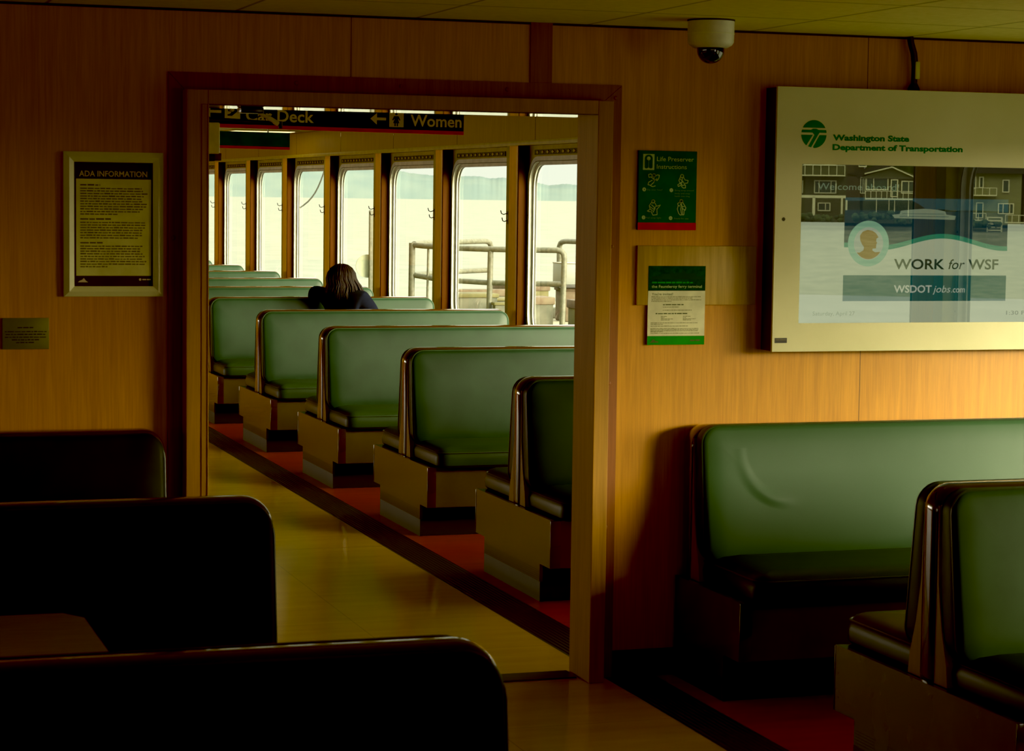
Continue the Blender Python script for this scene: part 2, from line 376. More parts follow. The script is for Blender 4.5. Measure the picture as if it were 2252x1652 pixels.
def slab(name, x0, x1, y0, y1, z0, z1, mat): return struct(MB().box(x0, x1, y0, y1, z0, z1).build(name, mat, smooth=False))
slab('floor_left', XL, 1.21, ZB0, FARY, -.1, 0, M['floor_red'])
slab('floor_aisle', 1.38, 2.76, ZB0, FARY, -.1, 0, M['floor_yellow'])
slab('floor_right', 2.945, 5.05, ZB0, FARY, -.1, 0, M['floor_red'])
def strip_mat():
    m, nt, b = nodes('black_ribbed_strip'); setp(b, (.022, .018, .010), .45)
    g = N(nt, 'ShaderNodeNewGeometry'); sx = N(nt, 'ShaderNodeSeparateXYZ'); L(nt, g, 'Position', sx, 0)
    a = N(nt, 'ShaderNodeMath', op='MULTIPLY', i1=2 * PI / .0185); L(nt, sx, 0, a, 0)
    s = N(nt, 'ShaderNodeMath', op='SINE'); L(nt, a, 0, s, 0)
    r = N(nt, 'ShaderNodeValToRGB'); r.color_ramp.elements[0].color = (.008, .007, .004, 1); r.color_ramp.elements[1].color = (.045, .034, .014, 1)
    L(nt, s, 0, r, 0); L(nt, r, 0, b, 'Base Color')
    bp = N(nt, 'ShaderNodeBump'); bp.inputs['Distance'].default_value = .003; L(nt, s, 0, bp, 'Height'); L(nt, bp, 0, b, 'Normal')
    return m
M['strip'] = strip_mat()
slab('trim_1', 2.76, 2.945, ZB0, FARY, -.1, .001, M['strip'])
slab('trim_2', 1.21, 1.38, ZB0, FARY, -.1, .001, M['strip'])
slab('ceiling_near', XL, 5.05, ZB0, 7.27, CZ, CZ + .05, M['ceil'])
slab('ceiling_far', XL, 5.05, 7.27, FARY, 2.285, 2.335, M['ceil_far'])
slab('wall_back', XL, 5.05, ZB0 - .1, ZB0, 0, CZ, M['wood_plain'])
slab('wall_left', XL - .1, XL, ZB0, FARY, 0, CZ, M['wood_plain'])
slab('wall_far', XL, 5.05, FARY, FARY + .1, 0, CZ, M['wood_plain'])

# partition with the doorway
DX0, DX1, DZ = 1.29, 2.70, 2.02
w = MB().box(XL, DX0, WY, WY + .1, 0, CZ).box(DX1, 4.86, WY, WY + .1, 0, CZ).box(DX0, DX1, WY, WY + .1, DZ, CZ)
struct(w.build('wall_front', M['wood'], smooth=False))
struct(MB().box(XL, 1.2, WY - .012, WY, 0, .096).build('baseboard_left', M['black'], smooth=False))
struct(MB().box(2.785, 4.86, WY - .012, WY, 0, .096).build('baseboard_right', M['black'], smooth=False))
struct(MB().box(2.448, 2.527, WY - .006, WY, 2.09, CZ).build('trim_3', M['wood_red'], smooth=False))
struct(MB().box(XL, 4.86, WY - .004, WY, CZ - .008, CZ).build('trim_4', M['black'], smooth=False))
struct(MB().box(1.34, 2.66, 7.235, 7.345, 0, .006).build('trim_5', M['metal_plate'], smooth=False))
# door casing and projecting frame
door = struct(empty('door_1', (2.0, WY, 0)))
def dloc(mb, name, mat, parent=door, **kw):
    mb.v = [(x - 2.0, y - WY, z) for x, y, z in mb.v]; return mb.build(name, mat, parent, **kw)
c = MB()
yo = WY - .008
for pts in ([(1.205, 0), (1.275, 0), (1.275, 2.015), (1.205, 2.088)], [(2.70, 0), (2.785, 0), (2.785, 2.088), (2.70, 2.015)],
            [(1.205, 2.0895), (1.275, 2.0165), (2.70, 2.0165), (2.785, 2.0895)]):
    c.prism(pts, lambda a, b: (a, yo, b), lambda a, b: (a, WY, b))
dloc(c, 'casing', M['wood_red'], smooth=False)
f = MB(); YF = WY - .08
f.box(1.252, 1.322, YF, WY + .13, 0, 2.032, bev=.003).box(2.672, 2.728, YF, WY + .13, 0, 2.032, bev=.003)
dloc(f, 'jamb', M['wood_frame'], smooth=False)
f = MB().box(1.322, 2.672, YF, WY + .16, 1.985, 2.032, bev=.002)
def lintel_mat():
    m = wood('lintel_gloss', (.36, .15, .028), (.44, .19, .036), rough=.28); return m
dloc(f, 'lintel', M['wood_frame'], smooth=False)
f = MB().box(1.322, 2.672, YF + .004, WY + .16, 1.981, 1.985)
dloc(f, 'lintel_underside', plain('polished_lintel', (.25, .22, .12), .06, metal=.85), smooth=False)
f = MB().box(1.301, 1.325, YF - .003, YF + .03, 0, 1.985, bev=.002).box(1.3205, 1.3245, YF - .006, YF, 0, 1.985, bev=.001)
dloc(f, 'stop_bead', M['wood_frame'], smooth=False)
f = MB().box(1.3225, 1.326, WY + .02, WY + .06, 1.45, 1.78)
f.box(1.3225, 1.326, WY + .02, WY + .06, .2, .32)
dloc(f, 'strike_plate', M['steel'], smooth=False)
f = MB()
for x, z in ((1.63, 2.064), (1.99, 2.064), (2.365, 2.064), (2.762, 2.045), (2.757, 1.53), (2.755, 1.05), (2.752, .54), (2.75, .14), (1.222, 1.55), (1.222, .6)):
    f.lathe([(.0075, 0), (.0065, -.003), (.003, -.0045)], (x, yo, z), 10, axis='y')
dloc(f, 'screws', M['wood_red'])

# ------------------------------------------------------------------ window wall on the ship's side
ZW0, ZW1 = .74, 1.916          # glass bottom / top
def rrect(y0, y1, z0, z1, r, n=7):
    out = []
    for cy, cz, st in ((y1 - r, z1 - r, 0), (y0 + r, z1 - r, 1), (y0 + r, z0 + r, 2), (y1 - r, z0 + r, 3)):
        for i in range(n + 1):
            th = PI / 2 * (st + i / n); out.append((cy + r * math.cos(th), cz + r * math.sin(th)))
    return out
def ringmesh(mb, A, B, xa, xb, mi=0):
    n = len(A); vs = [(xa, *p) for p in A] + [(xb, *p) for p in B]
    mb.add(vs, [(i, (i + 1) % n, n + (i + 1) % n, n + i) for i in range(n)], mi)
KS = [-5, -4] + list(range(-3, 9))
wall = MB(); XW = 4.93
WIN = {}
for k in KS:
    yf = 14.456 + 1.835 * k; yn = yf - 1.44
    lo, hi = yf - 1.835 + .055, yf + .055
    outer = [(lo, 0), (hi, 0), (hi, 2.30), (lo, 2.30)]; inner = rrect(yn - .05, yf + .05, ZW0 - .05, ZW1 + .05, .19)
    tri = geometry.tessellate_polygon([[Vector((a, b, 0)) for a, b in outer], [Vector((a, b, 0)) for a, b in inner]])
    pts = outer + inner
    wall.add([(XW, a, b) for a, b in pts], [list(t) for t in tri])
    wall.add([(XW + .03, a, b) for a, b in pts], [list(t) for t in tri])
    ringmesh(wall, inner, inner, XW, XW + .03)
wall.box(XW, XW + .12, ZB0, 14.456 + 1.835 * (KS[0] - 1) + .055, 0, 2.30)
struct(MB().box(5.06, 7.8, ZB0, 7.0, 2.18, 2.24).build('sky_blocker', M['cream'], smooth=False))  # unseen slab added outside to cut high sky light at the near windows
wall.box(XW, XW + .12, 14.456 + 1.835 * KS[-1] + .055, FARY + .1, 0, 2.30)
struct(wall.build('wall_right', M['cream'], smooth=False, fix=False))
def make_window():
    root = struct(empty('window_1', (XW, 0, 0)))          # origin: y of the far glass edge
    g0 = rrect(-1.44, 0, ZW0, ZW1, .155); g1 = rrect(-1.44 - .022, .022, ZW0 - .022, ZW1 + .022, .17); g2 = rrect(-1.44 - .058, .058, ZW0 - .058, ZW1 + .058, .195)
    a = MB(); ringmesh(a, g2, g2, .0, -.014); ringmesh(a, g2, g1, -.014, -.014); ringmesh(a, g1, g1, -.014, .012)
    ringmesh(a, g1, g0, .012, .014); ringmesh(a, g0, g0, .014, .036)
    a.build('window_frame', M['alu'], root, fix=False)
    b = MB(); h0 = rrect(-1.44 - .0225, .0225, ZW0 - .0225, ZW1 + .0225, .17); h1 = rrect(-1.44 - .0275, .0275, ZW0 - .0275, ZW1 + .0275, .175)
    ringmesh(b, h1, h0, -.0148, -.0148)
    e0 = rrect(-1.44 + .001, -.001, ZW0 + .001, ZW1 - .001, .154); ringmesh(b, e0, e0, .022, .034)
    b.build('gasket', M['gasket'], root, fix=False)
    p = MB(); p.add([(.03, *q) for q in g0], [list(range(len(g0)))]); p.build('pane', M['pane'], root, smooth=False)
    s = MB()
    for y in (.042, -1.482):
        for z in (.98, 1.33, 1.68): s.lathe([(.005, 0), (.004, .003)], (-.0, y, z), 8)
    s2 = MB()
    for y in (.042, -1.482):
        for z in (.86, 1.22, 1.57): s2.add([(-.0155, y + .0055 * math.cos(t * PI / 4), z + .0055 * math.sin(t * PI / 4)) for t in range(8)], [list(range(8))])
    s2.build('screws', M['gasket'], root, smooth=False)
    v = MB(); v.box(-.006, .0, -1.25, -.06, 1.985, 2.02)
    v.build('vent_slot', M['black'], root, smooth=False)
    d = MB()
    for i in range(11):
        y = -.13 - i * .105; d.prism([(y - .028, 2.0025), (y, 2.014), (y + .028, 2.0025), (y, 1.991)], lambda a_, b_: (-.011, a_, b_), lambda a_, b_: (-.005, a_, b_))
    d.build('vent_louvers', M['cream'], root, smooth=False)
    return root
w0 = make_window()
for i, k in enumerate(KS):
    o = w0 if i == 0 else copy_tree(w0)
    o.name = 'window_%d' % (i + 1); o.location = (XW, 14.456 + 1.835 * k, 0)
# pillars between windows, as wide boxed posts with rounded room-side edges; strip beside each
pillar = MB()
def pillar_prof():
    out = [(.0, .0)]
    r = .035
    for i in range(7):
        th = -PI / 2 - PI / 2 * i / 6; out.append((-.085 + r + r * math.cos(th), r + r * math.sin(th)))
    for i in range(4):
        th = PI - PI / 2 * i / 3; out.append((-.085 + .012 + .012 * math.cos(th), .2 - .012 + .012 * math.sin(th)))
    out.append((.0, .2)); return out
pillar.prism(pillar_prof(), lambda a, b: (a, b, 0), lambda a, b: (a, b, 2.055))
pm = pillar.mesh('pillar', M['wood_pillar'])
sidem = MB().box(-.080, 0, -.003, .03, 0, 2.055, bev=.004).mesh('pillar_shade', M['wood_shaded'])  # dark piece added over the pillar's near face to paint its shade
stripm = MB().box(-.075, 0, .2, .285, 0, 2.055, bev=.004).mesh('pillar_strip', M['cream'])
for i, k in enumerate([-6, -5, -4] + KS[2:]):
    o = bpy.data.objects.new('trim_%d' % (10 + i), pm); COL.objects.link(o); o.location = (XW, 14.456 + 1.835 * k + .06, 0); struct(o)
    c_ = bpy.data.objects.new('edge_strip', stripm); COL.objects.link(c_); c_.parent = o
    c_ = bpy.data.objects.new('pillar_shade', sidem); COL.objects.link(c_); c_.parent = o
# fascia over the windows
fa = struct(empty('trim_6', (4.8, 7.32, 2.05)))
MB().box(0, .13, 0, FARY - 7.32, 0, .235).build('fascia_board', M['fascia'], fa, smooth=False)
MB().box(-.012, .0, 0, FARY - 7.32, -.004, .026, bev=.003).build('fascia_lip', M['cream'], fa)
jm = MB()
for i in range(13): jm.box(-.0012, 0, 1.3 + i * 1.8, 1.306 + i * 1.8, .028, .234)
jm.build('panel_joints', M['trim_brown'], fa, smooth=False)
fb = struct(empty('trim_7', (4.8, ZB0, 2.05)))
MB().box(0, .13, 0, WY - ZB0, 0, .24).build('fascia_board', M['fascia'], fb, smooth=False)
# coat hooks on the strips
hk = empty('coat_hook', (4.855, 0, 1.56))
h = MB().box(-.004, .0, -.011, .011, -.055, .035, bev=.002)
h.build('hook_plate', M['hook'], hk)
h = MB()
for z0, s_ in ((.02, 1.), (-.03, .8)):
    h.tube([(-.004, 0, z0), (-.03 * s_, 0, z0 - .008), (-.045 * s_, 0, z0 - .002), (-.052 * s_, 0, z0 + .02)], .0035, 6)
h.build('prongs', M['hook'], hk)
HL = ['metal coat hook on the pillar beside the window nearest the doorway jamb', 'metal coat hook on the pillar edge second from the doorway jamb, beside the railing view',
      'metal coat hook on the third pillar edge from the doorway jamb, above the grey post', 'metal coat hook on the pillar above the seated person',
      'metal coat hook beside the window crossed by the thin wire', 'metal coat hook on the pillar edge beside the second window from the far end', 'tiny metal coat hook on the farthest pillar edge in view']
for i in range(7):
    o = hk if i == 0 else copy_tree(hk); o.location = (4.855, 14.456 + 1.835 * i + .06 + .245, 1.56 - .0 * i)
    tag(o, HL[i], 'hook', 'coat hooks along the window pillars')

# ------------------------------------------------------------------ benches
BL = 1.76
def bench(name, sx=1, sides=(-1, 1), vin=None, loc=(0, 0, 0)):
    vin = vin or M['vinyl']
    up = .012 if vin is M['vinyl_shaded'] else 0.      # the dark benches stand a little taller
    r = empty(name, loc)
    X = lambda x: sx * x
    ylo, yhi = (-.515 if -1 in sides else -.045), (.515 if 1 in sides else .045)
    def bx(mb, x0, x1, *a, **k): mb.box(min(X(x0), X(x1)), max(X(x0), X(x1)), *a, **k); return mb
    bx(MB(), 0, BL, ylo, yhi, .16, .36).build('base', M['laminate'], r, smooth=False)
    kl, kh = (-.385 if -1 in sides else -.045), (.385 if 1 in sides else .045)
    k = bx(MB(), .0, BL, kl, kh, 0, .16); bx(k, -.013, 0, kl - .003, kh + .003, 0, .085)
    k.build('toe_kick', M['black'], r, smooth=False)
    pts = [(ylo, .362), (yhi, .362), (yhi, .16), (kh, .16), (kh, .085), (kl, .085), (kl, .16), (ylo, .16)]
    pts = [p for i, p in enumerate(pts) if p != pts[i - 1]]
    MB().prism(pts, lambda a, b: (X(-.014), a, b), lambda a, b: (X(0), a, b)).build('end_panel', M['laminate'], r, smooth=False)
    d = MB().pillow(0, BL, .30, up + (.919 if 1 in sides or up else .906), .078, [(.020, -.042), (.0115, -.040), (.0062, -.036), (.0033, -.03), (.0014, -.02), (.0004, -.01), (0, 0), (.0004, .01), (.0014, .02), (.0033, .03), (.0062, .036), (.0115, .040), (.020, .042)], lambda a, b, y: (X(a), y, b), seg=8)
    d.build('backboard', M['trim_brown'], r)
    for s in sides:
        cs = MB(); bx(cs, -.016, .03, *sorted((s * .515, s * .521)), .16, .36, bev=.002); cs.build('corner_strip', M['trim_brown'], r)
        wd = MB(); wd.prism([(s * .03, .362), (s * .112, .362), (s * .104, .42), (s * .072, .52), (s * .049, .64), (s * .041, .86), (s * .03, .86)], lambda a, b: (X(.010), a, b), lambda a, b: (X(.04), a, b))
        wd.build('end_filler', M['tan'], r, smooth=False)
        def fb_(a, b, dd): return (X(a), s * (.035 + dd * (.066 + (.91 - b) * .15)), b)
        st = [(.008, 0), (0, .2), (0, .72), (.003, .86), (.009, .96), (.02, 1.01), (.08, 1.05), (.16, 1.06)]
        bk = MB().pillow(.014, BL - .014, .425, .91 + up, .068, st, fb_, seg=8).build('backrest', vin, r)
        lp = []
        for cx, cy, q in ((BL - .082, .842, 0), (.082, .842, 1), (.082, .493, 2), (BL - .082, .493, 3)):
            for i in range(7):
                th = PI / 2 * (q + i / 6); lp.append(fb_(cx + .066 * math.cos(th), cy + .066 * math.sin(th), .84))
        MB().tube(lp, .0035, 6, closed=True).build('piping', M['piping'], bk)
        def fs_(a, b, dd): return (X(a), s * b, .36 + .097 * dd)
        st = [(.014, 0), (.002, .12), (0, .45), (.008, .72), (.022, .90), (.048, 1.0), (.11, 1.06), (.18, 1.08)]
        se = MB().pillow(.026, BL - .026, .05, .565, .06, st, fs_, seg=7).build('seat', M['vinyl_shaded'] if vin is M['vinyl_shaded'] else M['vinyl_seat'], r)
        lp = []
        for cx, cy, q in ((BL - .086, .505, 0), (.086, .505, 1), (.086, .11, 2), (BL - .086, .11, 3)):
            for i in range(7):
                th = PI / 2 * (q + i / 6); lp.append(fs_(cx + .053 * math.cos(th), cy + .053 * math.sin(th), .76))
        MB().tube(lp, .0032, 6, closed=True).build('piping', M['piping'], se)
    return r
G = 'green double-sided benches in a row beyond the doorway'
Yc = lambda i: 9.06 + 1.835 * (i - 1)
b1 = bench('bench')
BLAB = ['green double-sided bench just beyond the doorway, its right half cut off by the jamb',
        'second green double-sided bench beyond the doorway, counting from the jamb',
        'third green double-sided bench beyond the doorway, with its window end behind the jamb',
        'fourth green double-sided bench beyond the doorway, directly in front of the seated person',
        'fifth green double-sided bench beyond the doorway, the one the person sits on',
        'sixth green bench back beyond the doorway, first one past the seated person',
        'seventh green bench back beyond the doorway, ending beside the window with the thin wire',
        'eighth green bench back beyond the doorway, third from the far end',
        'ninth green bench back beyond the doorway, second from the far end',
        'farthest green bench back, a sliver against the last window by the jamb']
for i in range(1, 11):
    o = b1 if i == 1 else copy_tree(b1)
    o.location = (3.03, Yc(i), 0); tag(o, BLAB[i - 1], 'bench', G)
o = bench('bench', 1, (-1, 1), M['vinyl_lit'], (3.03, 5.42, 0)); tag(o, 'green double-sided bench with glossy brown end post standing in front of the wall bench', 'bench', 'benches of the near cabin')
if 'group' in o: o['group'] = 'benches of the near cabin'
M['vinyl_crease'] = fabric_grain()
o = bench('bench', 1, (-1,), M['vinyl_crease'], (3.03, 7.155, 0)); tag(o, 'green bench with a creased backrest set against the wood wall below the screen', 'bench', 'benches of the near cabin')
o = bench('bench', -1, (-1,), M['vinyl_shaded'], (1.185, 7.165, 0)); tag(o, 'dark bench backed against the wood wall below the small plaque', 'bench', 'benches of the near cabin')
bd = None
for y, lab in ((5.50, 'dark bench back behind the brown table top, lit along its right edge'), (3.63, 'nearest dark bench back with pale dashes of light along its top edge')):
    bd = o = copy_tree(bd) if bd else bench('bench', -1, (-1, 1), M['vinyl_shaded']); o.location = (1.185, y, .0); tag(o, lab, 'bench', 'benches of the near cabin'); o['group'] = 'benches of the near cabin'

# table between the two dark benches
t = empty('table', (0, 4.565, 0), label='brown laminate table with clipped corners between the two dark benches', cat='table')
tp = [(-.64, -.40), (-.60, -.465), (.60, -.465), (.64, -.40), (.64, .40), (.60, .465), (-.60, .465), (-.64, .40)]
MB().prism(tp, lambda a, b: (a, b, .712), lambda a, b: (a, b, .74)).build('tabletop', M['table'], t, smooth=False)
ed = MB(); ed.tube([(a * 1.002, b * 1.003, .726) for a, b in tp], .0135, 8, closed=True); ed.build('edge_band', M['trim_brown'], t)
MB().lathe([(.055, .02), (.05, .712)], (0, 0, 0), 24).build('pedestal', M['steel'], t)
MB().lathe([(.22, 0), (.22, .015), (.06, .03)], (0, 0, 0), 32).build('foot', M['black'], t)

# ------------------------------------------------------------------ things on the partition (all flat against its face)
YW = WY
# snap frame poster
p = empty('framed_poster', (1.027, YW, 1.36), label='aluminium framed accessibility notice with a purple header on the wood wall', cat='poster')
x0, x1, z0, z1, fw = .867, 1.187, 1.358, 1.825, .033
fr = MB()
O = [(x0, z0), (x1, z0), (x1, z1), (x0, z1)]; I = [(x0 + fw, z0 + fw), (x1 - fw, z0 + fw), (x1 - fw, z1 - fw), (x0 + fw, z1 - fw)]
Mi = [((a + c_) / 2, (b + d_) / 2) for (a, b), (c_, d_) in zip(O, I)]
for i in range(4):
    j = (i + 1) % 4
    Pq = [(O[i], 0), (O[i], .016), (Mi[i], .026), (I[i], .016), (I[i], .006)]; Qq = [(O[j], 0), (O[j], .016), (Mi[j], .026), (I[j], .016), (I[j], .006)]
    e = .0006
    vs = [(a, YW - d_, b) for (a, b), d_ in Pq] + [(a, YW - d_, b) for (a, b), d_ in Qq]
    fr.add(vs, [(q, q + 1, q + 6, q + 5) for q in range(4)])
def wl(mb, name, mat, root, **kw):
    l = root.location; mb.v = [(x - l.x, y - l.y, z - l.z) for x, y, z in mb.v]; return mb.build(name, mat, root, **kw)
def wl_flat(mb, name, mat, root): return wl(mb, name, mat, root, smooth=False, fix=False)
wl(fr, 'frame', M['frame_alu'], p, smooth=False)
wl(MB().box(x0 + .01, x1 - .01, YW - .008, YW, z0 + .01, z1 - .01), 'backing', M['poster_purple'], p, smooth=False)
yy = YW - .0085
sh = wl_flat(MB().rect(.907, 1.149, 1.425, 1.738, yy), 'sheet', M['poster_paper'], p)
t_ = MB(); letter(t_, 'ADA INFORMATION', .917, 1.136, 1.746, .018, yy - .0006, bold=.012); wl_flat(t_, 'lettering', M['poster_letter'], p)
t_ = MB(); R1_ = random.Random(3)
z = 1.716
for para in ((1, 11, .55), (1, 7, .85), (1, 9, .4)):
    words(t_, .920, 1.0, z, .0055, yy - .0006, rnd=R1_, fill=R1_.uniform(.65, 1.3)); z -= .0105
    for i in range(para[1]):
        words(t_, .920, 1.138, z, .0040, yy - .0006, fill=(R1_.uniform(.88, 1.) if i < para[1] - 1 else para[2]), rnd=R1_); z -= .0083
    z -= .008
wl_flat(t_, 'print', M['poster_ink'], p)
t_ = MB(); t_.poly([(.912, 1.404), (.945, 1.404), (.938, 1.409), (.931, 1.418), (.926, 1.412), (.918, 1.409)], yy - .0006); t_.disc(1.113, 1.413, .004, yy - .0006); words(t_, 1.12, 1.148, 1.411, .004, yy - .0006, rnd=R1_)
wl_flat(t_, 'logo', M['poster_letter'], p)
# plaque
p = empty('wall_plaque', (.745, YW, 1.188), label='small olive metal plaque with lines of fine print on the wood wall', cat='plaque')
wl(MB().box(.672, .820, YW - .008, YW, 1.188, 1.289, bev=.0015), 'plate', M['plaque'], p)
t_ = MB(); R1_ = random.Random(5)
for i, (a, b) in enumerate(((.72, .77), (.680, .812), (.682, .808), (.680, .810), (.702, .788), (.715, .775))): words(t_, a, b, 1.256 - i * .0088 - (.004 if i else 0), .0038, YW - .0085, rnd=R1_)
wl_flat(t_, 'print', M['ink'], p)
# life preserver instructions
p = empty('safety_sign', (2.96, YW, 1.588), label='green life preserver instruction sign with a red bottom band beside the door frame', cat='sign')
x0, x1, z0, z1 = 2.851, 3.072, 1.589, 1.866
wl(MB().box(x0, x1, YW - .010, YW, z0, z1, bev=.001), 'board', M['life_green'], p, smooth=False)
yy = YW - .0106
wl_flat(MB().rect(x0, x1, z0, z0 + .0255, yy), 'red_band', M['life_red'], p)
W_, H_ = x1 - x0, z1 - z0
fx = lambda u: x0 + (u - 45) / 1130 * W_
fz = lambda v: z1 - (v - 60) / 1555 * H_
ic = MB(); ic.rect(fx(128), fx(345), fz(440), fz(128), yy)
wl_flat(ic, 'vest_icon', M['life_ink'], p)
ic = MB(); top = [(fx(235 + 76 * math.cos(a)), fz(215 - 75 * math.sin(a))) for a in [PI * i / 14 for i in range(15)]]
bot = [(fx(159), fz(395)), (fx(175), fz(410)), (fx(205), fz(410)), (fx(232), fz(392)), (fx(262), fz(410)), (fx(292), fz(410)), (fx(311), fz(395))]
ic.poly(top + bot, yy - .0006); wl_flat(ic, 'vest_icon', M['life_green'], p)
ic = MB(); ic.disc(fx(233), fz(215), .0068, yy - .0012); ic.poly([(fx(212), fz(232)), (fx(233), fz(262)), (fx(254), fz(232))], yy - .0012); ic.ribbon([(fx(233), fz(255)), (fx(233), fz(392))], .0008, yy - .0012); wl_flat(ic, 'vest_icon', M['life_ink'], p)
t_ = MB(); letter(t_, 'Life Preserver', fx(393), fx(1108), fz(262), .0155, yy - .0006); letter(t_, 'Instructions', fx(393), fx(972), fz(412), .0155, yy - .0006); wl_flat(t_, 'lettering', M['life_ink'], p)
def figure(mb, cx, cy, kind, w=.0026):
    """line figure of a person putting on a vest; (cx, cy) in the sign's own drawing units"""
    P_ = lambda pts: [(fx(cx + a), fz(cy + b)) for a, b in pts]
    head = P_([(30 * math.cos(a), -95 + 32 * math.sin(a)) for a in [PI * 2 * i / 10 for i in range(11)]])
    mb.ribbon(head, w * 1.3, yy - .0006)
    tri = {0: [[(-20, -70), (-95, -55), (-105, -110), (-60, -125), (-25, -75)], [(25, -75), (60, -105), (105, -100), (95, -40), (60, 10), (40, -20)], [(-50, -60), (20, 0), (60, -30)], [(-30, 0), (-100, 40), (-110, 90), (-60, 100), (0, 40), (20, -10)], [(-60, 110), (-20, 125), (30, 110)], [(0, -60), (10, 30)]],
           1: [[(-35, -75), (-60, -10), (-40, 40), (10, 20)], [(30, -70), (60, -20), (120, -10), (110, 40), (60, 45)], [(-40, -40), (20, 10), (60, 80), (0, 90), (-30, 50)], [(-20, 40), (-80, 75), (-70, 110), (0, 75)], [(10, -60), (-10, 80)], [(-10, 105), (30, 140), (70, 135), (70, 80)]],
           2: [[(-35, -70), (-75, -10), (-60, 50), (-10, 90)], [(35, -60), (70, 0), (140, -25), (100, 30), (70, 60)], [(-70, 0), (10, 60), (60, -10)], [(-60, 60), (-110, 95), (-60, 110)], [(-40, 100), (0, 175), (80, 165), (75, 60)], [(-30, -30), (40, 40), (0, 120)]],
           3: [[(-30, -80), (-70, -50), (-60, -10), (-20, 0)], [(30, -70), (60, -20), (90, 30), (80, 80), (30, 50)], [(-20, -40), (20, 10), (60, 10)], [(-60, 0), (-75, 60), (-50, 140), (-20, 175), (10, 175), (-10, 60), (0, 10)], [(20, 40), (30, 175), (55, 170), (60, 80)], [(0, -50), (30, 60)]]}[kind]
    for pl in tri: mb.ribbon(P_(pl), w, yy - .0006)
for a_ in ((340, 640, 0), (885, 645, 1), (335, 1150, 2), (880, 1140, 3)):
    fg = MB(); figure(fg, *a_); wl_flat(fg, 'pictogram', M['life_ink'], p)
for u, v in ((158, 822), (682, 830), (155, 1372), (678, 1380)): wl_flat(MB().disc(fx(u), fz(v), .0068, yy - .0006), 'number_disc', M['life_ink'], p)
fg = MB()
for s_, u, v in (('1', 158, 822), ('2', 682, 830), ('3', 155, 1372), ('4', 678, 1380)): letter(fg, s_, fx(u - 10), fx(u + 12), fz(v + 20), .0068, yy - .0012)
for s_, u, u2, v in (('Slip over head', 210, 505, 842), ('Bring strap around', 750, 1120, 846), ('body and snap', 752, 1045, 906), ('hook into ring', 752, 1040, 960), ('Pull strap tight', 205, 495, 1392), ('Ready for use', 745, 1025, 1400)): letter(fg, s_, fx(u), fx(u2), fz(v), .0058, yy - .0006)
wl_flat(fg, 'captions', M['life_dim'], p)
# plywood board + flyer
p = MB().box(2.852, 3.308, YW - .012, YW + .001, 1.325, 1.534, bev=.0015).build('plywood_board', M['ply'])
for v in p.data.vertices: v.co -= Vector((3.08, YW, 1.325))
p.location = (3.08, YW, 1.325)
tag(p, 'plain plywood board on the wood wall, half hidden by the taped flyer', 'board')
p = empty('flyer', (3.0, YW - .013, 1.186), label='white and green paper flyer overlapping the plywood board, with a dark green header', cat='flyer')
x0, x1, z0, z1 = 2.894, 3.112, 1.184, 1.463
yb = YW - .0118; sk = .0
W_, H_ = x1 - x0, z1 - z0
fx = lambda u: x0 + (u - 92) / 1118 * W_
fz = lambda v: z1 - (v - 60) / 1540 * H_
wl(MB().box(x0, x1, yb - .0008, yb, z0, z1), 'sheet', M['paper'], p, smooth=False)
yy = yb - .0013
wl_flat(MB().rect(x0, x1, fz(545), z1, yy), 'header', M['flyer_dark'], p)
hp = MB(); hp.poly([(fx(150), fz(320)), (fx(150), fz(262)), (fx(330), fz(258)), (fx(345), fz(215)), (fx(520), fz(215)), (fx(525), fz(160)), (fx(560), fz(150)), (fx(580), fz(205)), (fx(740), fz(190)), (fx(760), fz(140)), (fx(800), fz(150)), (fx(830), fz(210)), (fx(1000), fz(200)), (fx(1030), fz(262)), (fx(1170), fz(270)), (fx(1150), fz(320))], yy - .0005)
wl_flat(hp, 'ferry_silhouette', M['sign_green'], p)
t_ = MB(); letter(t_, 'the Fauntleroy ferry terminal', fx(160), fx(1140), fz(486), .0095, yy - .0005, bold=.004); wl_flat(t_, 'lettering', M['life_ink'], p)
t_ = MB(); letter(t_, "You're invited!", fx(165), fx(580), fz(632), .0085, yy, bold=.012); wl_flat(t_, 'lettering', M['paper_dark'], p)
t_ = MB(); R1_ = random.Random(11); words(t_, fx(165), fx(960), fz(398), .0055, yy - .0005, rnd=R1_); wl_flat(t_, 'print', M['flyer_green'], p)
t_ = MB()
for u, u2, v in ((160, 1125, 668), (160, 960, 695), (160, 1135, 728), (160, 550, 758), (385, 700, 868), (385, 950, 930), (350, 480, 1052), (350, 420, 1075), (350, 590, 1100), (350, 520, 1122), (780, 930, 1050), (780, 840, 1075), (780, 1030, 1098), (780, 950, 1122), (150, 1070, 1178), (150, 400, 1205), (150, 880, 1240), (150, 1085, 1290), (150, 1085, 1312), (150, 1085, 1334), (150, 400, 1352), (150, 1105, 1380)): words(t_, fx(u), fx(u2), fz(v), .0026, yy, rnd=R1_)
wl_flat(t_, 'print', M['paper_ink'], p)
for u, u2, v in ((385, 790, 826), (245, 865, 1000)):
    t_ = MB(); words(t_, fx(u), fx(u2), fz(v), .004, yy, rnd=R1_); wl_flat(t_, 'print', M['paper_dark'], p)
wl_flat(MB().rect(x0, x1, z0, fz(1425), yy), 'footer', M['flyer_green'], p)
t_ = MB(); t_.poly([(fx(135), fz(1555)), (fx(310), fz(1555)), (fx(300), fz(1530)), (fx(240), fz(1520)), (fx(225), fz(1490)), (fx(190), fz(1500)), (fx(170), fz(1530))], yy - .0005); words(t_, fx(930), fx(1120), fz(1530), .0055, yy - .0005, rnd=R1_)
wl_flat(t_, 'logo', M['paper_dark'], p)

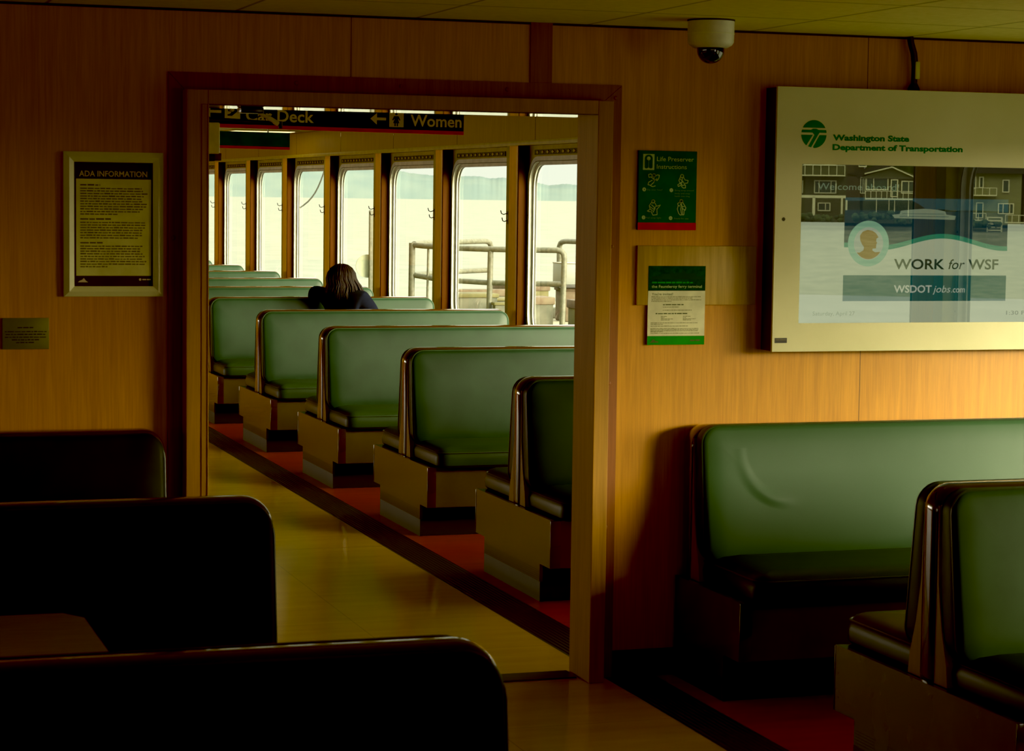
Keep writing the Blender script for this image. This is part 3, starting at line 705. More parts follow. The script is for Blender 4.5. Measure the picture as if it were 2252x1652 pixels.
# ------------------------------------------------------------------ display cabinet with the screen
YD = WY - .10
p = empty('information_display', (3.9, WY, 1.16), label='large pale information screen cabinet on the wood wall above the creased bench', cat='display')
dx0, dx1, dz0, dz1 = 3.336, 4.72, 1.162, 2.098
sx0, sx1, sz0, sz1 = 3.437, 4.62, 1.263, 1.828
c = MB().box(dx0 + .002, dx1 - .002, YD + .012, WY, dz0 + .002, dz1 - .002); wl(c, 'cabinet', M['case_side'], p, smooth=False)
c = MB()
for a, b, cc, d_ in ((dx0, sx0, dz0, dz1), (sx1, dx1, dz0, dz1), (sx0, sx1, dz0, sz0), (sx0, sx1, sz1, dz1)): c.box(a, b, YD, YD + .012, cc, d_)
wl(c, 'front_bezel', M['display_case'], p, smooth=False)
yy = YD - .0006
logo = MB(); lx, lz, lr = 3.4795, 1.934, .0495
# disc cut into the emblem's fields: top cap, middle bar, two lower fields and the stem of the road
def arc(a0, a1, n=14): return [(lx + lr * math.cos(a0 + (a1 - a0) * i / n), lz + lr * math.sin(a0 + (a1 - a0) * i / n)) for i in range(n + 1)]
h1, h2, h3, h4 = .022, .015, .005, -.003
A = lambda h_: math.asin(h_ / lr)
logo.poly(arc(A(h1), PI - A(h1)), yy)
logo.poly(arc(A(h3), A(h2), 2) + [(lx + .018, lz + h2), (lx + .010, lz + h1 - .003), (lx - .004, lz + h1 - .003), (lx - .012, lz + h2)] + arc(PI - A(h2), PI - A(h3), 2), yy)
logo.poly([(lx + .022, lz + h4), (lx - .003, lz - .046)] + [(lx + lr * math.cos(a), lz + lr * math.sin(a)) for a in [-PI / 2 + .02 + i * (PI / 2 - .02 + A(h4)) / 12 for i in range(13)]], yy)
logo.poly([(lx - .004, lz + h4)] + [(lx + lr * math.cos(a), lz + lr * math.sin(a)) for a in [PI - A(h4) + i * (PI * .5 - .62 + A(h4)) / 10 for i in range(11)]], yy)
logo.poly([(lx + .002, lz + h4), (lx + .016, lz + h4), (lx - .010, lz - .047), (lx - .022, lz - .044)], yy)
logo.poly([(lx - .006, lz + h3), (lx + .022, lz + h3), (lx + .016, lz + h4), (lx + .002, lz + h4)], yy)
wl_flat(logo, 'emblem', M['logo_green'], p)
t_ = MB(); letter(t_, 'Washington State', 3.5535, 3.858, 1.914, .0195, yy, bold=.045, tilt=.004); letter(t_, 'Department of Transportation', 3.5535, 4.076, 1.880, .0195, yy, bold=.045, tilt=.004); wl_flat(t_, 'lettering', M['logo_green'], p)
t_ = MB(); t_.disc(3.369, 1.632, .0068, yy); wl_flat(t_, 'key_hole', M['black'], p)
t_ = MB().rect(3.345, 3.393, 1.193, 1.211, yy); tl = wl_flat(t_, 'maker_plate', M['black'], p)
t_ = MB(); words(t_, 3.35, 3.388, 1.2035, .003, yy - .0005, rnd=R1_); wl_flat(t_, 'print', M['poster_ink'], p)
# the lit slide behind the cover glass
E_ = lambda n, c, s: emis(n, c, s)
ys = YD + .008
scr = wl_flat(MB().rect(sx0, sx1, sz0, sz1, ys), 'screen', E_('slide_dark', (.012, .014, .012), .8), p)
SS = .8
def sl(mb, name, col, s=1.): 
    l = p.location; mb.v = [(x - l.x - (scr.location.x), y - l.y, z - l.z) for x, y, z in mb.v]
    return mb.build(name, E_('slide_' + name + str(len(bpy.data.materials)), col, s * SS), scr, smooth=False, fix=False)
sl(MB().rect(sx0, sx1, sz0, 1.623, ys - .0005), 'slide_ground', (.25, .29, .19))
px0, px1 = 3.612, 4.276
waveZ = lambda x: 1.557 + .022 * math.cos((x - 4.008) / .26 * PI) * (1 if x > 3.75 else max(0, (x - 3.62) / .13)) - (.012 if x < 3.75 else 0)
wx = [px0 + (px1 - px0) * i / 40 for i in range(41)]
sl(MB().poly([(px0, 1.712)] + [(x, waveZ(x)) for x in wx] + [(px1, 1.712)], ys - .001), 'slide_sea', (.004, .026, .034))
sl(MB().poly([(px0, 1.668), (px1, 1.664), (px1, 1.712), (px0, 1.712)], ys - .0015), 'slide_sky', (.012, .045, .05))
sl(MB().poly([(px0, 1.668), (px0, 1.70), (3.88, 1.704), (3.91, 1.690), (3.94, 1.672), (4.0, 1.674), (4.05, 1.669), (4.15, 1.671), (px1, 1.666), (px1, 1.664)], ys - .002), 'slide_shore', (.003, .016, .018))
sl(MB().poly([(x, waveZ(x) + .006) for x in wx] + [(x, waveZ(x) - .011) for x in wx[::-1]], ys - .0025), 'slide_wave', (.012, .13, .075))
fz_ = MB(); fz_.poly([(3.81, 1.640), (4.055, 1.636), (4.06, 1.650), (4.02, 1.655), (4.015, 1.666), (3.985, 1.672), (3.93, 1.675), (3.87, 1.671), (3.835, 1.667), (3.83, 1.655), (3.80, 1.652)], ys - .003)
sl(fz_, 'ferry_picture', (.11, .15, .10))
fz_ = MB(); fz_.rect(3.83, 4.03, 1.6455, 1.648, ys - .0035); fz_.rect(3.84, 4.01, 1.6555, 1.6575, ys - .0035); sl(fz_, 'ferry_picture', (.03, .07, .06))
sl(MB().disc(3.708, 1.548, .082, ys - .004, 48), 'portrait_ring', (.12, .24, .15))
sl(MB().disc(3.708, 1.548, .0585, ys - .0045, 48), 'portrait_ground', (.20, .24, .17))
# seen from the shoulders up, head in cap turned to the side
pr = MB()
pr.poly([(3.708 + .056 * math.cos(a), 1.548 + .056 * math.sin(a)) for a in [-2.55 + i * (2.0) / 12 for i in range(13)]] + [(3.735, 1.517), (3.724, 1.523), (3.724, 1.530), (3.738, 1.531), (3.739, 1.545), (3.742, 1.552), (3.738, 1.556), (3.739, 1.566), (3.747, 1.571), (3.737, 1.585), (3.722, 1.594), (3.703, 1.597), (3.684, 1.591), (3.673, 1.577), (3.674, 1.560), (3.682, 1.545), (3.690, 1.535), (3.688, 1.524), (3.672, 1.515)], ys - .005)
sl(pr, 'portrait_figure', (.13, .085, .02))
t_ = MB(); letter(t_, 'WORK', 3.814, 4.020, 1.457, .036, ys - .001, bold=.02); letter(t_, 'WSF', 4.117, 4.242, 1.457, .036, ys - .001, bold=.02); letter(t_, 'for', 4.036, 4.103, 1.457, .036, ys - .001, bold=.004, shear=.25); sl(t_, 'slide_lettering', (.006, .028, .022))
sl(MB().rect(px0, px1, 1.341, 1.434, ys - .001), 'slide_banner', (.004, .06, .055))
t_ = MB(); letter(t_, 'WSDOT', 3.816, 3.970, 1.372, .026, ys - .0015, bold=.022); letter(t_, 'jobs', 3.974, 4.047, 1.372, .026, ys - .0015, shear=.25); letter(t_, '.com', 4.05, 4.106, 1.372, .023, ys - .0015, bold=.008, shear=.1); sl(t_, 'slide_lettering', (.26, .29, .22))
t_ = MB(); letter(t_, 'Welcome aboard!', 3.502, 3.826, 1.7385, .024, ys - .0015); sl(t_, 'slide_lettering', (.085, .12, .07))
t_ = MB(); letter(t_, 'Saturday, April 27', 3.495, 3.662, 1.290, .0145, ys - .001); sl(t_, 'slide_lettering', (.13, .17, .10))
t_ = MB(); letter(t_, '1:30 PM', 4.281, 4.385, 1.290, .0145, ys - .001, bold=.01); sl(t_, 'slide_lettering', (.06, .09, .06))
g_ = MB().rect(sx0, sx1, sz0, sz1, YD + .002); wl_flat(g_, 'cover_glass', M['screen_glass'], p)

# cable from the ceiling into the cabinet
p = empty('power_cable', (3.9, WY - .03, 2.1), label='black cable with a pale tag running from the ceiling to the screen cabinet', cat='cable')
wl(MB().tube([(3.888, WY - .03, CZ), (3.893, WY - .03, 2.27), (3.905, WY - .03, 2.235), (3.911, WY - .03, 2.19), (3.909, WY - .03, 2.14), (3.908, WY - .03, 2.098)], [.012, .012, .0125, .0125, .0115, .012], 12), 'cord', M['cable'], p)
wl(MB().lathe([(.022, 0), (.022, .012), (.013, .03)], (3.908, WY - .03, 2.097), 20), 'gland', M['black'], p)
wl(MB().box(3.905, 3.923, WY - .048, WY - .040, 2.142, 2.205, bev=.003), 'cable_tag', M['tag'], p)
# dome camera
p = empty('dome_camera', (2.955, 6.84, CZ), label='off-white ceiling security camera with a smoked dome', cat='camera')
MB().lathe([(.079, 0), (.079, -.004), (.078, -.006), (.077, -.074), (.071, -.084), (.056, -.093)], (0, 0, 0), 48).build('housing', M['white_house'], p)
MB().lathe([(.0795, -.0005), (.0795, -.006)], (0, 0, .0005), 48).build('gasket', M['black'], p)
MB().lathe([(.0785, -.046), (.0787, -.047), (.0785, -.048)], (0, 0, 0), 48).build('seam', M['beige'], p)
MB().lathe([(.046, -.088), (.046, -.10)] + [(.046 * math.cos(a), -.10 - .046 * math.sin(a)) for a in [PI / 2 * i / 10 for i in range(1, 10)]] + [(.002, -.146)], (0, 0, 0), 40).build('dome', M['dome'], p)

# ------------------------------------------------------------------ hanging signs beyond the doorway
def hang_sign(name, loc, x0, x1, h, label, cat, tilt, face='sign_green'):
    p = empty(name, loc, label=label, cat=cat); p.rotation_euler = (0, tilt, 0)
    MB().box(x0, x1, -.012, .012, .014, h).build('panel', M[face], p, smooth=False)
    MB().box(x0, x1, -.0125, .0125, 0, .014).build('red_edge', M['sign_edge'], p, smooth=False)
    r = MB()
    for x in (x0 + .12, x1 - .12): r.tube([(x, 0, h), (x, 0, 2.285 - loc[2] + .004)], .004, 8)
    r.build('hanger', M['steel'], p)
    return p
SY = 8.7
p = hang_sign('direction_sign', (2.05, SY, 1.953), -.62, .613, .10, 'long dark green hanging sign pointing to the car deck and the women\'s room', 'sign', .0085)
yy = -.0131
X_ = lambda u: (u - 1017) / (1017 - 475) * 1.0 * 1.025 + .611
ZS = lambda v: (294 - v) / 47 * .083
for s_, u, u2 in (('Car Deck', 540, 686), ('Women', 898, 1013)):
    t_ = MB(); letter(t_, s_, X_(u), X_(u2), ZS(277), .046, yy, bold=.02); t_.build('lettering', M['sign_letter'], p, smooth=False, fix=False)
def arrow(mb, xt, xe, zc, y):
    s_ = .0055; hd = .024
    mb.poly([(xt, zc), (xt + .028, zc - hd), (xt + .028, zc - s_), (xe, zc - s_), (xe, zc + s_), (xt + .028, zc + s_), (xt + .028, zc + hd)], y)
for u, u2, v in ((450, 488, 259), (809, 844, 263.5)):
    t_ = MB(); arrow(t_, X_(u), X_(u2), ZS(v), yy); t_.build('arrow', M['sign_letter'], p, smooth=False, fix=False)
for u, u2, v, v2 in ((495, 528, 276, 240.5), (851, 883, 281, 247)): MB().rect(X_(u), X_(u2), ZS(v), ZS(v2), yy).build('icon_square', M['sign_letter'], p, smooth=False, fix=False)
t_ = MB(); y2 = yy - .0006
t_.ribbon([(X_(502), ZS(266)), (X_(510), ZS(266)), (X_(510), ZS(260)), (X_(517), ZS(260)), (X_(517), ZS(253)), (X_(524), ZS(253))], .006, y2); t_.poly([(X_(502), ZS(266)), (X_(524), ZS(250)), (X_(524), ZS(256)), (X_(510), ZS(268))], y2)

t_.ribbon([(X_(514), ZS(247)), (X_(503), ZS(256))], .003, y2); t_.ribbon([(X_(503), ZS(250)), (X_(503), ZS(257)), (X_(509), ZS(257))], .003, y2)
t_.build('stairs_icon', M['sign_green'], p, smooth=False, fix=False); t_ = MB()
cx = 866.5
t_.disc(X_(cx), ZS(251), .0055, y2, 14)
t_.poly([(X_(cx - 5), ZS(256)), (X_(cx + 5), ZS(256)), (X_(cx + 4), ZS(264)), (X_(cx + 7), ZS(272)), (X_(cx - 7), ZS(272)), (X_(cx - 4), ZS(264))], y2)
t_.poly([(X_(cx - 5), ZS(256)), (X_(cx - 9), ZS(265)), (X_(cx - 7), ZS(266)), (X_(cx - 3), ZS(259))], y2); t_.poly([(X_(cx + 5), ZS(256)), (X_(cx + 3), ZS(259)), (X_(cx + 7), ZS(266)), (X_(cx + 9), ZS(265))], y2)
for q in (-4, 1): t_.rect(X_(cx + q), X_(cx + q + 3), ZS(279), ZS(272), y2)
t_.build('woman_icon', M['sign_green'], p, smooth=False, fix=False)
hang_sign('direction_sign', (2.05, 12.0, 1.944), -.62, .623, .092, 'shorter-looking blank dark green hanging sign with a red lower edge behind the lettered sign', 'sign', .008, 'sign_green_lit')

# beige box beside the left jamb, beyond the doorway
p = empty('speaker_box', (1.44, 8.0, 2.285), label='beige box with dark base hanging beyond the doorway beside the jamb', cat='box')
wl(MB().box(1.37, 1.512, 7.93, 8.07, 1.838, 1.952, bev=.006), 'housing', M['beige'], p)
wl(MB().box(1.37, 1.511, 7.93, 8.07, 1.953, 1.968, bev=.003), 'cap', M['black'], p)
wl(MB().box(1.37, 1.498, 7.94, 8.06, 1.812, 1.838, bev=.004), 'base', M['black'], p)
wl(MB().box(1.492, 1.52, 7.94, 8.0, 1.814, 1.842, bev=.003), 'lamp', M['darkred'], p)
wl(MB().tube([(1.42, 8.0, 1.968), (1.42, 8.0, 2.285)], .012, 12), 'stem', M['steel'], p)
# door closer on the lintel
p = empty('door_closer', (1.50, 7.25, 1.98), label='black and brass door closer arm under the door lintel', cat='door closer')
wl(MB().box(1.445, 1.522, 7.215, 7.285, 1.962, 1.981, bev=.004), 'mount', M['blackgloss'], p)
wl(MB().tube([(1.512, 7.25, 1.964), (1.535, 7.25, 1.953), (1.545, 7.25, 1.948)], .006, 8).tube([(1.543, 7.25, 1.949), (1.578, 7.25, 1.929)], .0085, 10), 'arm', M['brass'], p)
wl(MB().tube([(1.324, 7.25, 1.943), (1.565, 7.25, 1.934), (1.578, 7.25, 1.927)], .0045, 8), 'rod', M['blackgloss'], p)
wl(MB().lathe([(.007, -.012), (.007, .012)], (1.585, 7.25, 1.926), 14), 'pivot', M['black'], p)

# recessed ceiling light far down the cabin
p = empty('ceiling_light', (4.3, 20.9, 2.285), label='warm ceiling light strip seen between the two hanging signs', cat='light')
MB().box(-.32, .32, -.62, .62, -.012, 0).build('frame', M['cream'], p, smooth=False)
MB().box(-.28, .28, -.58, .58, -.016, -.010).build('diffuser', emis('warm_diffuser', (1, .78, .36), 1.1), p, smooth=False)

# ------------------------------------------------------------------ seated person seen from behind
PX, PY = 4.0, 16.05
def skin_mesh(name, V, Ed, R, mat, parent, root=0, sub=2):
    me = bpy.data.meshes.new(name); me.from_pydata([(a - PX, b - PY, c_) for a, b, c_ in V], Ed, [])
    o = bpy.data.objects.new(name, me); COL.objects.link(o)
    md = o.modifiers.new('s', 'SKIN'); md.use_smooth_shade = True
    lay = me.skin_vertices[0] if len(me.skin_vertices) else None
    if lay is None:
        bm = bmesh.new(); bm.from_mesh(me); bm.verts.layers.skin.verify(); bm.to_mesh(me); bm.free(); lay = me.skin_vertices[0]
    for i, d in enumerate(lay.data):
        r = R[i]; d.radius = r if isinstance(r, tuple) else (r, r); d.use_root = (i == root)
    sd = o.modifiers.new('u', 'SUBSURF'); sd.levels = sub; sd.render_levels = sub
    dg = bpy.context.evaluated_depsgraph_get(); m2 = bpy.data.meshes.new_from_object(o.evaluated_get(dg)); m2.name = name
    bpy.data.objects.remove(o)
    m2.materials.clear(); m2.materials.append(mat)
    m2.polygons.foreach_set('use_smooth', [True] * len(m2.polygons))
    p_ = bpy.data.objects.new(name, m2); COL.objects.link(p_); p_.parent = parent
    return p_
class Sk:
    def __init__(s): s.V = []; s.E = []; s.R = []
    def chain(s, pts, radii, start=None):
        prev = start
        for p_, r in zip(pts, radii):
            s.V.append(p_); s.R.append(r); i = len(s.V) - 1
            if prev is not None: s.E.append((prev, i))
            prev = i
        return prev
FAC = Vector((math.sin(.87), math.cos(.87), 0)); RGT = Vector((math.cos(.87), -math.sin(.87), 0))
HC = Vector((3.985, 16.08, 1.06))
per = empty('person', (PX, PY, 0), label='seated person seen from behind with long brown hair and a dark navy jacket', cat='person')
def hand(sk, wrist, w_i, dirv, side, palm_n):
    """palm and five separate fingers growing from the wrist vertex"""
    d = Vector(dirv).normalized(); s_ = Vector(side).normalized(); n = Vector(palm_n).normalized(); w0_ = Vector(wrist)
    pm_ = sk.chain([tuple(w0_ + d * .045)], [(.030, .016)], w_i)
    for q, ln in ((-1.35, .066), (-.45, .076), (.45, .072), (1.35, .056)):
        b_ = w0_ + d * .082 + s_ * q * .016
        sk.chain([tuple(b_), tuple(b_ + d * ln * .45 + n * .010), tuple(b_ + d * ln * .75 + n * .028), tuple(b_ + d * ln * .9 + n * .044)], [.0095, .0088, .008, .006], pm_)
    t0 = w0_ + d * .03 - s_ * .028
    sk.chain([tuple(t0), tuple(t0 + d * .028 - s_ * .022 + n * .01), tuple(t0 + d * .055 - s_ * .026 + n * .02)], [.012, .0105, .008], pm_)
LSH, LEL, LWR = (3.915, 16.17, .925), (3.85, 16.37, .962), (3.87, 16.56, .84)
RSH, REL, RWR = (4.115, 15.94, .915), (4.19, 15.93, .80), (4.27, 16.05, .66)
sk = Sk()
pel = sk.chain([(4.05, 16.0, .575)], [(.125, .10)])
che = sk.chain([(4.03, 16.02, .70), (4.01, 16.05, .86)], [(.11, .085), (.12, .085)], pel)
nk = sk.chain([(4.0, 16.06, .95), tuple(HC + Vector((0, 0, -.075)) - FAC * .012)], [.056, .05], che)
hd = sk.chain([tuple(HC + Vector((0, 0, -.02))), tuple(HC + Vector((0, 0, .045)))], [(.072, .085), (.070, .08)], nk)
sk.chain([tuple(HC + FAC * .088 + Vector((0, 0, -.012))), tuple(HC + FAC * .108 + Vector((0, 0, -.026)))], [.016, .011], hd - 1)       # nose
for q in (-1, 1): sk.chain([tuple(HC + RGT * q * .083 + Vector((0, 0, -.012)))], [(.010, .022)], hd - 1)                               # ears
w = sk.chain([LSH, LEL, tuple((Vector(LEL) + Vector(LWR)) / 2), LWR], [.052, .038, .034, .024], che); hand(sk, LWR, w, (.05, .5, -.8), (.9, .2, .1), (0, -1, -.3))
w = sk.chain([RSH, REL, tuple((Vector(REL) + Vector(RWR)) / 2), RWR], [.052, .038, .034, .024], che); hand(sk, RWR, w, (.3, .3, -.6), (-.6, .8, .1), (.5, .3, -.6))
for q, dz in ((-.075, .0), (.075, .02)):
    sk.chain([(4.10, 16.0 + q, .575), (4.40, 16.02 + q * .9, .70 + dz), (4.55, 16.03 + q * .9, .585), (4.615, 16.03 + q * .9, .515), (4.705, 16.03 + q * .9, .492)], [.085, .06, .05, .038, .03], pel)
skin_mesh('body', sk.V, sk.E, sk.R, M['skin'], per)
jk = Sk()
a = jk.chain([(4.05, 16.0, .60), (4.03, 16.02, .70), (4.01, 16.05, .85), (4.0, 16.06, .925)], [(.14, .115), (.13, .105), (.135, .10), (.085, .075)])
jk.chain([LSH, tuple((Vector(LSH) + Vector(LEL)) / 2), LEL, tuple((Vector(LEL) + Vector(LWR)) / 2), tuple(Vector(LEL) * .12 + Vector(LWR) * .88)], [.072, .060, .053, .046, .037], a - 1)
jk.chain([RSH, tuple((Vector(RSH) + Vector(REL)) / 2), REL, tuple((Vector(REL) + Vector(RWR)) / 2), tuple(Vector(REL) * .12 + Vector(RWR) * .88)], [.078, .074, .068, .050, .038], a - 1)
skin_mesh('jacket', jk.V, jk.E, jk.R, M['navy'], per)
tr = Sk(); a = tr.chain([(4.05, 16.0, .585)], [(.135, .115)])
for q, dz in ((-.075, .0), (.075, .02)): tr.chain([(4.12, 16.0 + q, .585), (4.40, 16.02 + q * .9, .70 + dz), (4.55, 16.03 + q * .9, .585), (4.60, 16.03 + q * .9, .53)], [.092, .07, .058, .05], a)
skin_mesh('trousers', tr.V, tr.E, tr.R, M['trousers'], per)
sh_ = MB()
for q in (-.0675, .0675): sh_.box(4.57 - PX, 4.75 - PX, 16.03 + q - .038 - PY, 16.03 + q + .038 - PY, .462, .525, bev=.02, seg=3)
sh_.build('shoes', M['black'], per)
ey = MB()
for q in (-.033, .033):
    c_ = HC + FAC * .079 + RGT * q + Vector((0, 0, .008)); ey.lathe([(.001, -.011), (.008, -.007), (.011, 0), (.008, .007), (.001, .011)], (c_.x - PX, c_.y - PY, c_.z), 10)
ey.build('eyes', plain('eye', (.3, .28, .25), .2), per)
mo = MB(); c_ = HC + FAC * .084 + Vector((0, 0, -.055)); mo.tube([tuple(c_ + RGT * q * .02 - FAC * abs(q) * .006 - Vector((PX, PY, 0))) for q in (-1, -.5, 0, .5, 1)], [.002, .005, .006, .005, .002], 8)
mo.build('mouth', plain('lips', (.35, .12, .09), .5), per)
# hair: a cap over the skull and long strands falling behind and over the nearer shoulder
hr = MB(); rh = random.Random(21); O = Vector((PX, PY, 0))
def sph(th, ph, k=1.): 
    """th: 0 = facing direction, grows towards the right ear; ph: height angle"""
    d = FAC * math.cos(th) + RGT * math.sin(th)
    return HC + (d * math.cos(ph)) * (.107 * k) + Vector((0, 0, math.sin(ph) * .114 * k))
rows = [PI / 2 - .05 - i * .19 for i in range(11)]; nth = 26; vs = []; ths = [.75 + (2 * PI - 1.5) * j / (nth - 1) for j in range(nth)]
for ph in rows:
    for th in ths: vs.append(sph(th, ph, .97 + .008 * math.sin(th * 9)) - O)
hr.add(vs, [(i * nth + j, i * nth + j + 1, (i + 1) * nth + j + 1, (i + 1) * nth + j) for i in range(len(rows) - 1) for j in range(nth - 1)])
for i in range(420):
    th = .85 + (2 * PI - 1.7) * rh.random(); dr = rh.uniform(-.22, .22); lift = rh.uniform(-.05, .05)
    k = rh.uniform(.97, 1.05)
    pts = [sph(th + dr * q, ph + lift * q, k) for q, ph in ((0, 1.45), (.1, 1.15), (.3, .8), (.6, .42), (1, .05))]
    e = pts[-1]
    toRight = max(0., min(1., (e.x - 3.955) / .11))                  # strands on the window side sweep outward over the shoulder
    tip = Vector((e.x + .010 * rh.uniform(-1, 1) + toRight * rh.uniform(.015, .095), e.y - (.012 if e.y < HC.y else 0) + .015 * rh.uniform(-1, 1), rh.uniform(.865, .95) if toRight > .2 else rh.uniform(.91, .975)))
    mid = e.lerp(tip, .35) + Vector((.006, -.012, -.004)); m2 = e.lerp(tip, .7) + Vector((-.004 + .008 * rh.uniform(-1, 1), -.014, 0))
    pts = pts + [mid, m2, tip]
    r0 = rh.uniform(.0035, .0080)
    hr.tube([p_ - O for p_ in pts], [r0 * .5, r0 * .8, r0, r0, r0, r0, r0 * .8, .0012], 5, cap=False)
hr.build('hair', M['hair'], per, angle=180)
# ------------------------------------------------------------------ outside: water, far shore, the dock
ZS_ = -6.3
sm = MB().box(5.6, 9000, -1500, 12000, ZS_ - 1, ZS_); struct(sm.build('sea', M['sea'], smooth=False))
hp_ = [(1900, 3900, 30), (1496, 4031, 28.2), (1474, 4039, 25.2), (1451, 4048, 28.4), (1419, 4059, 24.4), (1400, 4066, 29.5), (1335, 4088, 39.1), (1311, 4095, 37.0), (1288, 4103, 41.1), (1255, 4113, 40.6), (1202, 4128, 41.6), (1160, 4141, 46), (1126, 4150, 53.0), (1058, 4168, 64), (990, 4185, 74), (904, 4204, 82), (819, 4221, 86), (734, 4237, 86), (300, 4330, 80), (-300, 4400, 70)]
hm = MB()
rh = random.Random(4); dense = []
for (a, b) in zip(hp_[:-1], hp_[1:]):
    for q in range(10):
        t_ = q / 10; dense.append((a[0] + (b[0] - a[0]) * t_, a[1] + (b[1] - a[1]) * t_, a[2] + (b[2] - a[2]) * t_ + rh.uniform(-.5, .5)))
n = len(dense); vs = []
for x, y, z in dense:
    d = Vector((x, y, 0)).normalized()
    vs += [(x, y, ZS_ - 1), (x + d.x * 40, y + d.y * 40, z * .55), (x + d.x * 160, y + d.y * 160, z), (x + d.x * 500, y + d.y * 500, ZS_)]
hm.add(vs, [(4 * i + r, 4 * i + 4 + r, 4 * i + 5 + r, 4 * i + 1 + r) for i in range(n - 1) for r in range(3)])
struct(hm.build('hills', M['hill']))
dk = MB().box(5.35, 9.5, 18.0, 24, .30, .4985); dk.box(5.45, 5.75, 18.1, 18.4, ZS_ - .5, .3).box(9.1, 9.4, 18.1, 18.4, ZS_ - .5, .3).box(5.45, 5.75, 23.5, 23.8, ZS_ - .5, .3).box(9.1, 9.4, 23.5, 23.8, ZS_ - .5, .3)
tag(dk.build('dock', M['dockdeck'], smooth=False), 'pale dock platform outside the windows, carrying the pipe railings and blocks', 'dock')
DZ_ = .50
def rail(name, loc, label, parts):
    p = empty(name, loc, label=label, cat='railing', group='pipe railings on the dock')
    for nm, pts, r in parts:
        MB().tube([(a - loc[0], b - loc[1], c_ - loc[2]) for a, b, c_ in pts], r, 12).build(nm, M['rail'], p)
rail('pipe_railing', (5.5, 19.5, DZ_), 'nearest weathered pipe railing on the dock, curving down at its end by the jamb', [
    ('top_rail', [(5.504, 19.5, 1.245), (5.57, 19.4, 1.238), (5.671, 19.3, 1.234), (5.826, 19.1, 1.226), (6.021, 18.9, 1.224), (6.393, 18.6, 1.226), (6.54, 18.46, 1.228), (6.575, 18.44, 1.218), (6.592, 18.43, 1.19), (6.596, 18.43, 1.15), (6.594, 18.43, 1.03), (6.586, 18.43, .6), (6.584, 18.43, .50)], .026),
    ('lower_rail', [(5.506, 19.5, .968), (5.645, 19.35, .944), (5.83, 19.1, .93), (6.047, 18.9, .922), (6.398, 18.6, .926), (6.59, 18.43, .929)], .024),
    ('corner_post', [(5.497, 19.5, 1.262), (5.493, 19.5, .5)], .030),
    ('thin_post', [(5.614, 19.37, 1.221), (5.607, 19.37, .5)], .011),
    ('middle_post', [(6.054, 18.88, 1.224), (6.044, 18.88, .5)], .026)])
rail('pipe_railing', (6.2, 20.5, DZ_), 'weathered pipe railing running behind the nearer one from the shared corner post', [
    ('top_rail', [(5.53, 19.55, 1.25), (5.742, 20.0, 1.25), (6.269, 20.6, 1.25), (6.66, 20.98, 1.252), (6.70, 21.01, 1.248), (6.735, 21.03, 1.23), (6.748, 21.04, 1.195), (6.746, 21.04, .9), (6.746, 21.04, .5)], .027),
    ('lower_rail', [(5.53, 19.55, .968), (5.79, 20.0, .962), (6.273, 20.6, .962), (6.744, 21.04, .961)], .025)])
rail('pipe_railing', (7.5, 20.9, DZ_), 'grey pipe railing end standing behind the pale cabinet, beside the jamb', [
    ('top_rail', [(7.75, 20.2, 1.262), (7.531, 20.4, 1.262), (7.48, 20.86, 1.258), (7.466, 20.92, 1.25), (7.456, 20.95, 1.235), (7.450, 20.97, 1.20), (7.455, 20.97, .8), (7.461, 20.97, .5)], .027),
    ('lower_rail', [(7.75, 20.2, .978), (7.536, 20.4, .978), (7.453, 20.97, .965)], .024)])
def block(name, x0, x1, y, z1, dpt, mat, label, cat, cap=None, z0=DZ_, capmat=None):
    p = empty(name, ((x0 + x1) / 2, y, z0), label=label, cat=cat)
    cx = (x0 + x1) / 2; w = (x1 - x0) / 2
    bm_ = MB().box(-w, w, 0, dpt, 0, z1 - z0, bev=.012); bm_.build('block_body', mat, p)
    if cap: MB().box(-w - .012, w + .012, -.014, dpt + .012, z1 - z0 - cap, z1 - z0 + .008, bev=.01).build('block_cap', capmat or M['rust'], p)
    return p
block('timber_beam', 6.10, 6.80, 20.0, .811, .16, M['rust'], 'long rusty brown beam behind the grey block on the dock', 'beam', z0=.745)
bl = MB()
block('concrete_block', 5.892, 6.262, 19.3, .797, .35, M['concrete'], 'wide grey concrete block with a pale top below the middle of the nearer railing', 'block', .03, capmat=M['mossy'])
block('concrete_block', 6.06, 6.19, 18.75, .745, .08, M['concrete'], 'small notched block in front of the wide grey block at the railing post', 'block', .02, capmat=M['mossy'])
block('concrete_block', 6.331, 6.70, 19.6, .74, .3, M['concrete'], 'grey block half hidden by the pillar, beside the wide grey block', 'block', .02, capmat=M['mossy'])
block('timber_beam', 6.0, 6.9, 20.35, .747, .2, M['concrete'], 'low timber under the rusty brown beam', 'beam')
block('concrete_block', 6.90, 7.357, 21.0, .803, .4, M['mossy'], 'yellow mossy block behind the rusty-topped block', 'block', .05)
block('concrete_block', 6.40, 6.704, 19.0, .777, .3, M['concrete'], 'grey block with rust stains along its top in the last window before the jamb', 'block', .06)
block('concrete_block', 7.177, 7.55, 20.0, .82, .3, M['rust'], 'rusty block carrying the pale cabinet', 'block', .025)
block('concrete_block', 6.86, 7.2, 18.8, .757, .25, M['mossy'], 'rust-stained block at the jamb in front of the pale cabinet', 'block', .07)
block('timber_beam', 7.236, 7.5, 20.6, .60, .2, M['concrete'], 'low timber lying on the dock behind the curved railing end', 'beam')
p = empty('utility_cabinet', (7.26, 20.05, .828), label='pale bluish utility cabinet on a dark base beside the jamb, outside the window', cat='cabinet')
MB().box(-.148, .25, -.1, .15, .03, .235, bev=.008).build('cabinet_body', M['cabinet'], p)
MB().box(-.15, .25, -.106, .155, .232, .243, bev=.003).build('cabinet_lid', M['steel'], p)
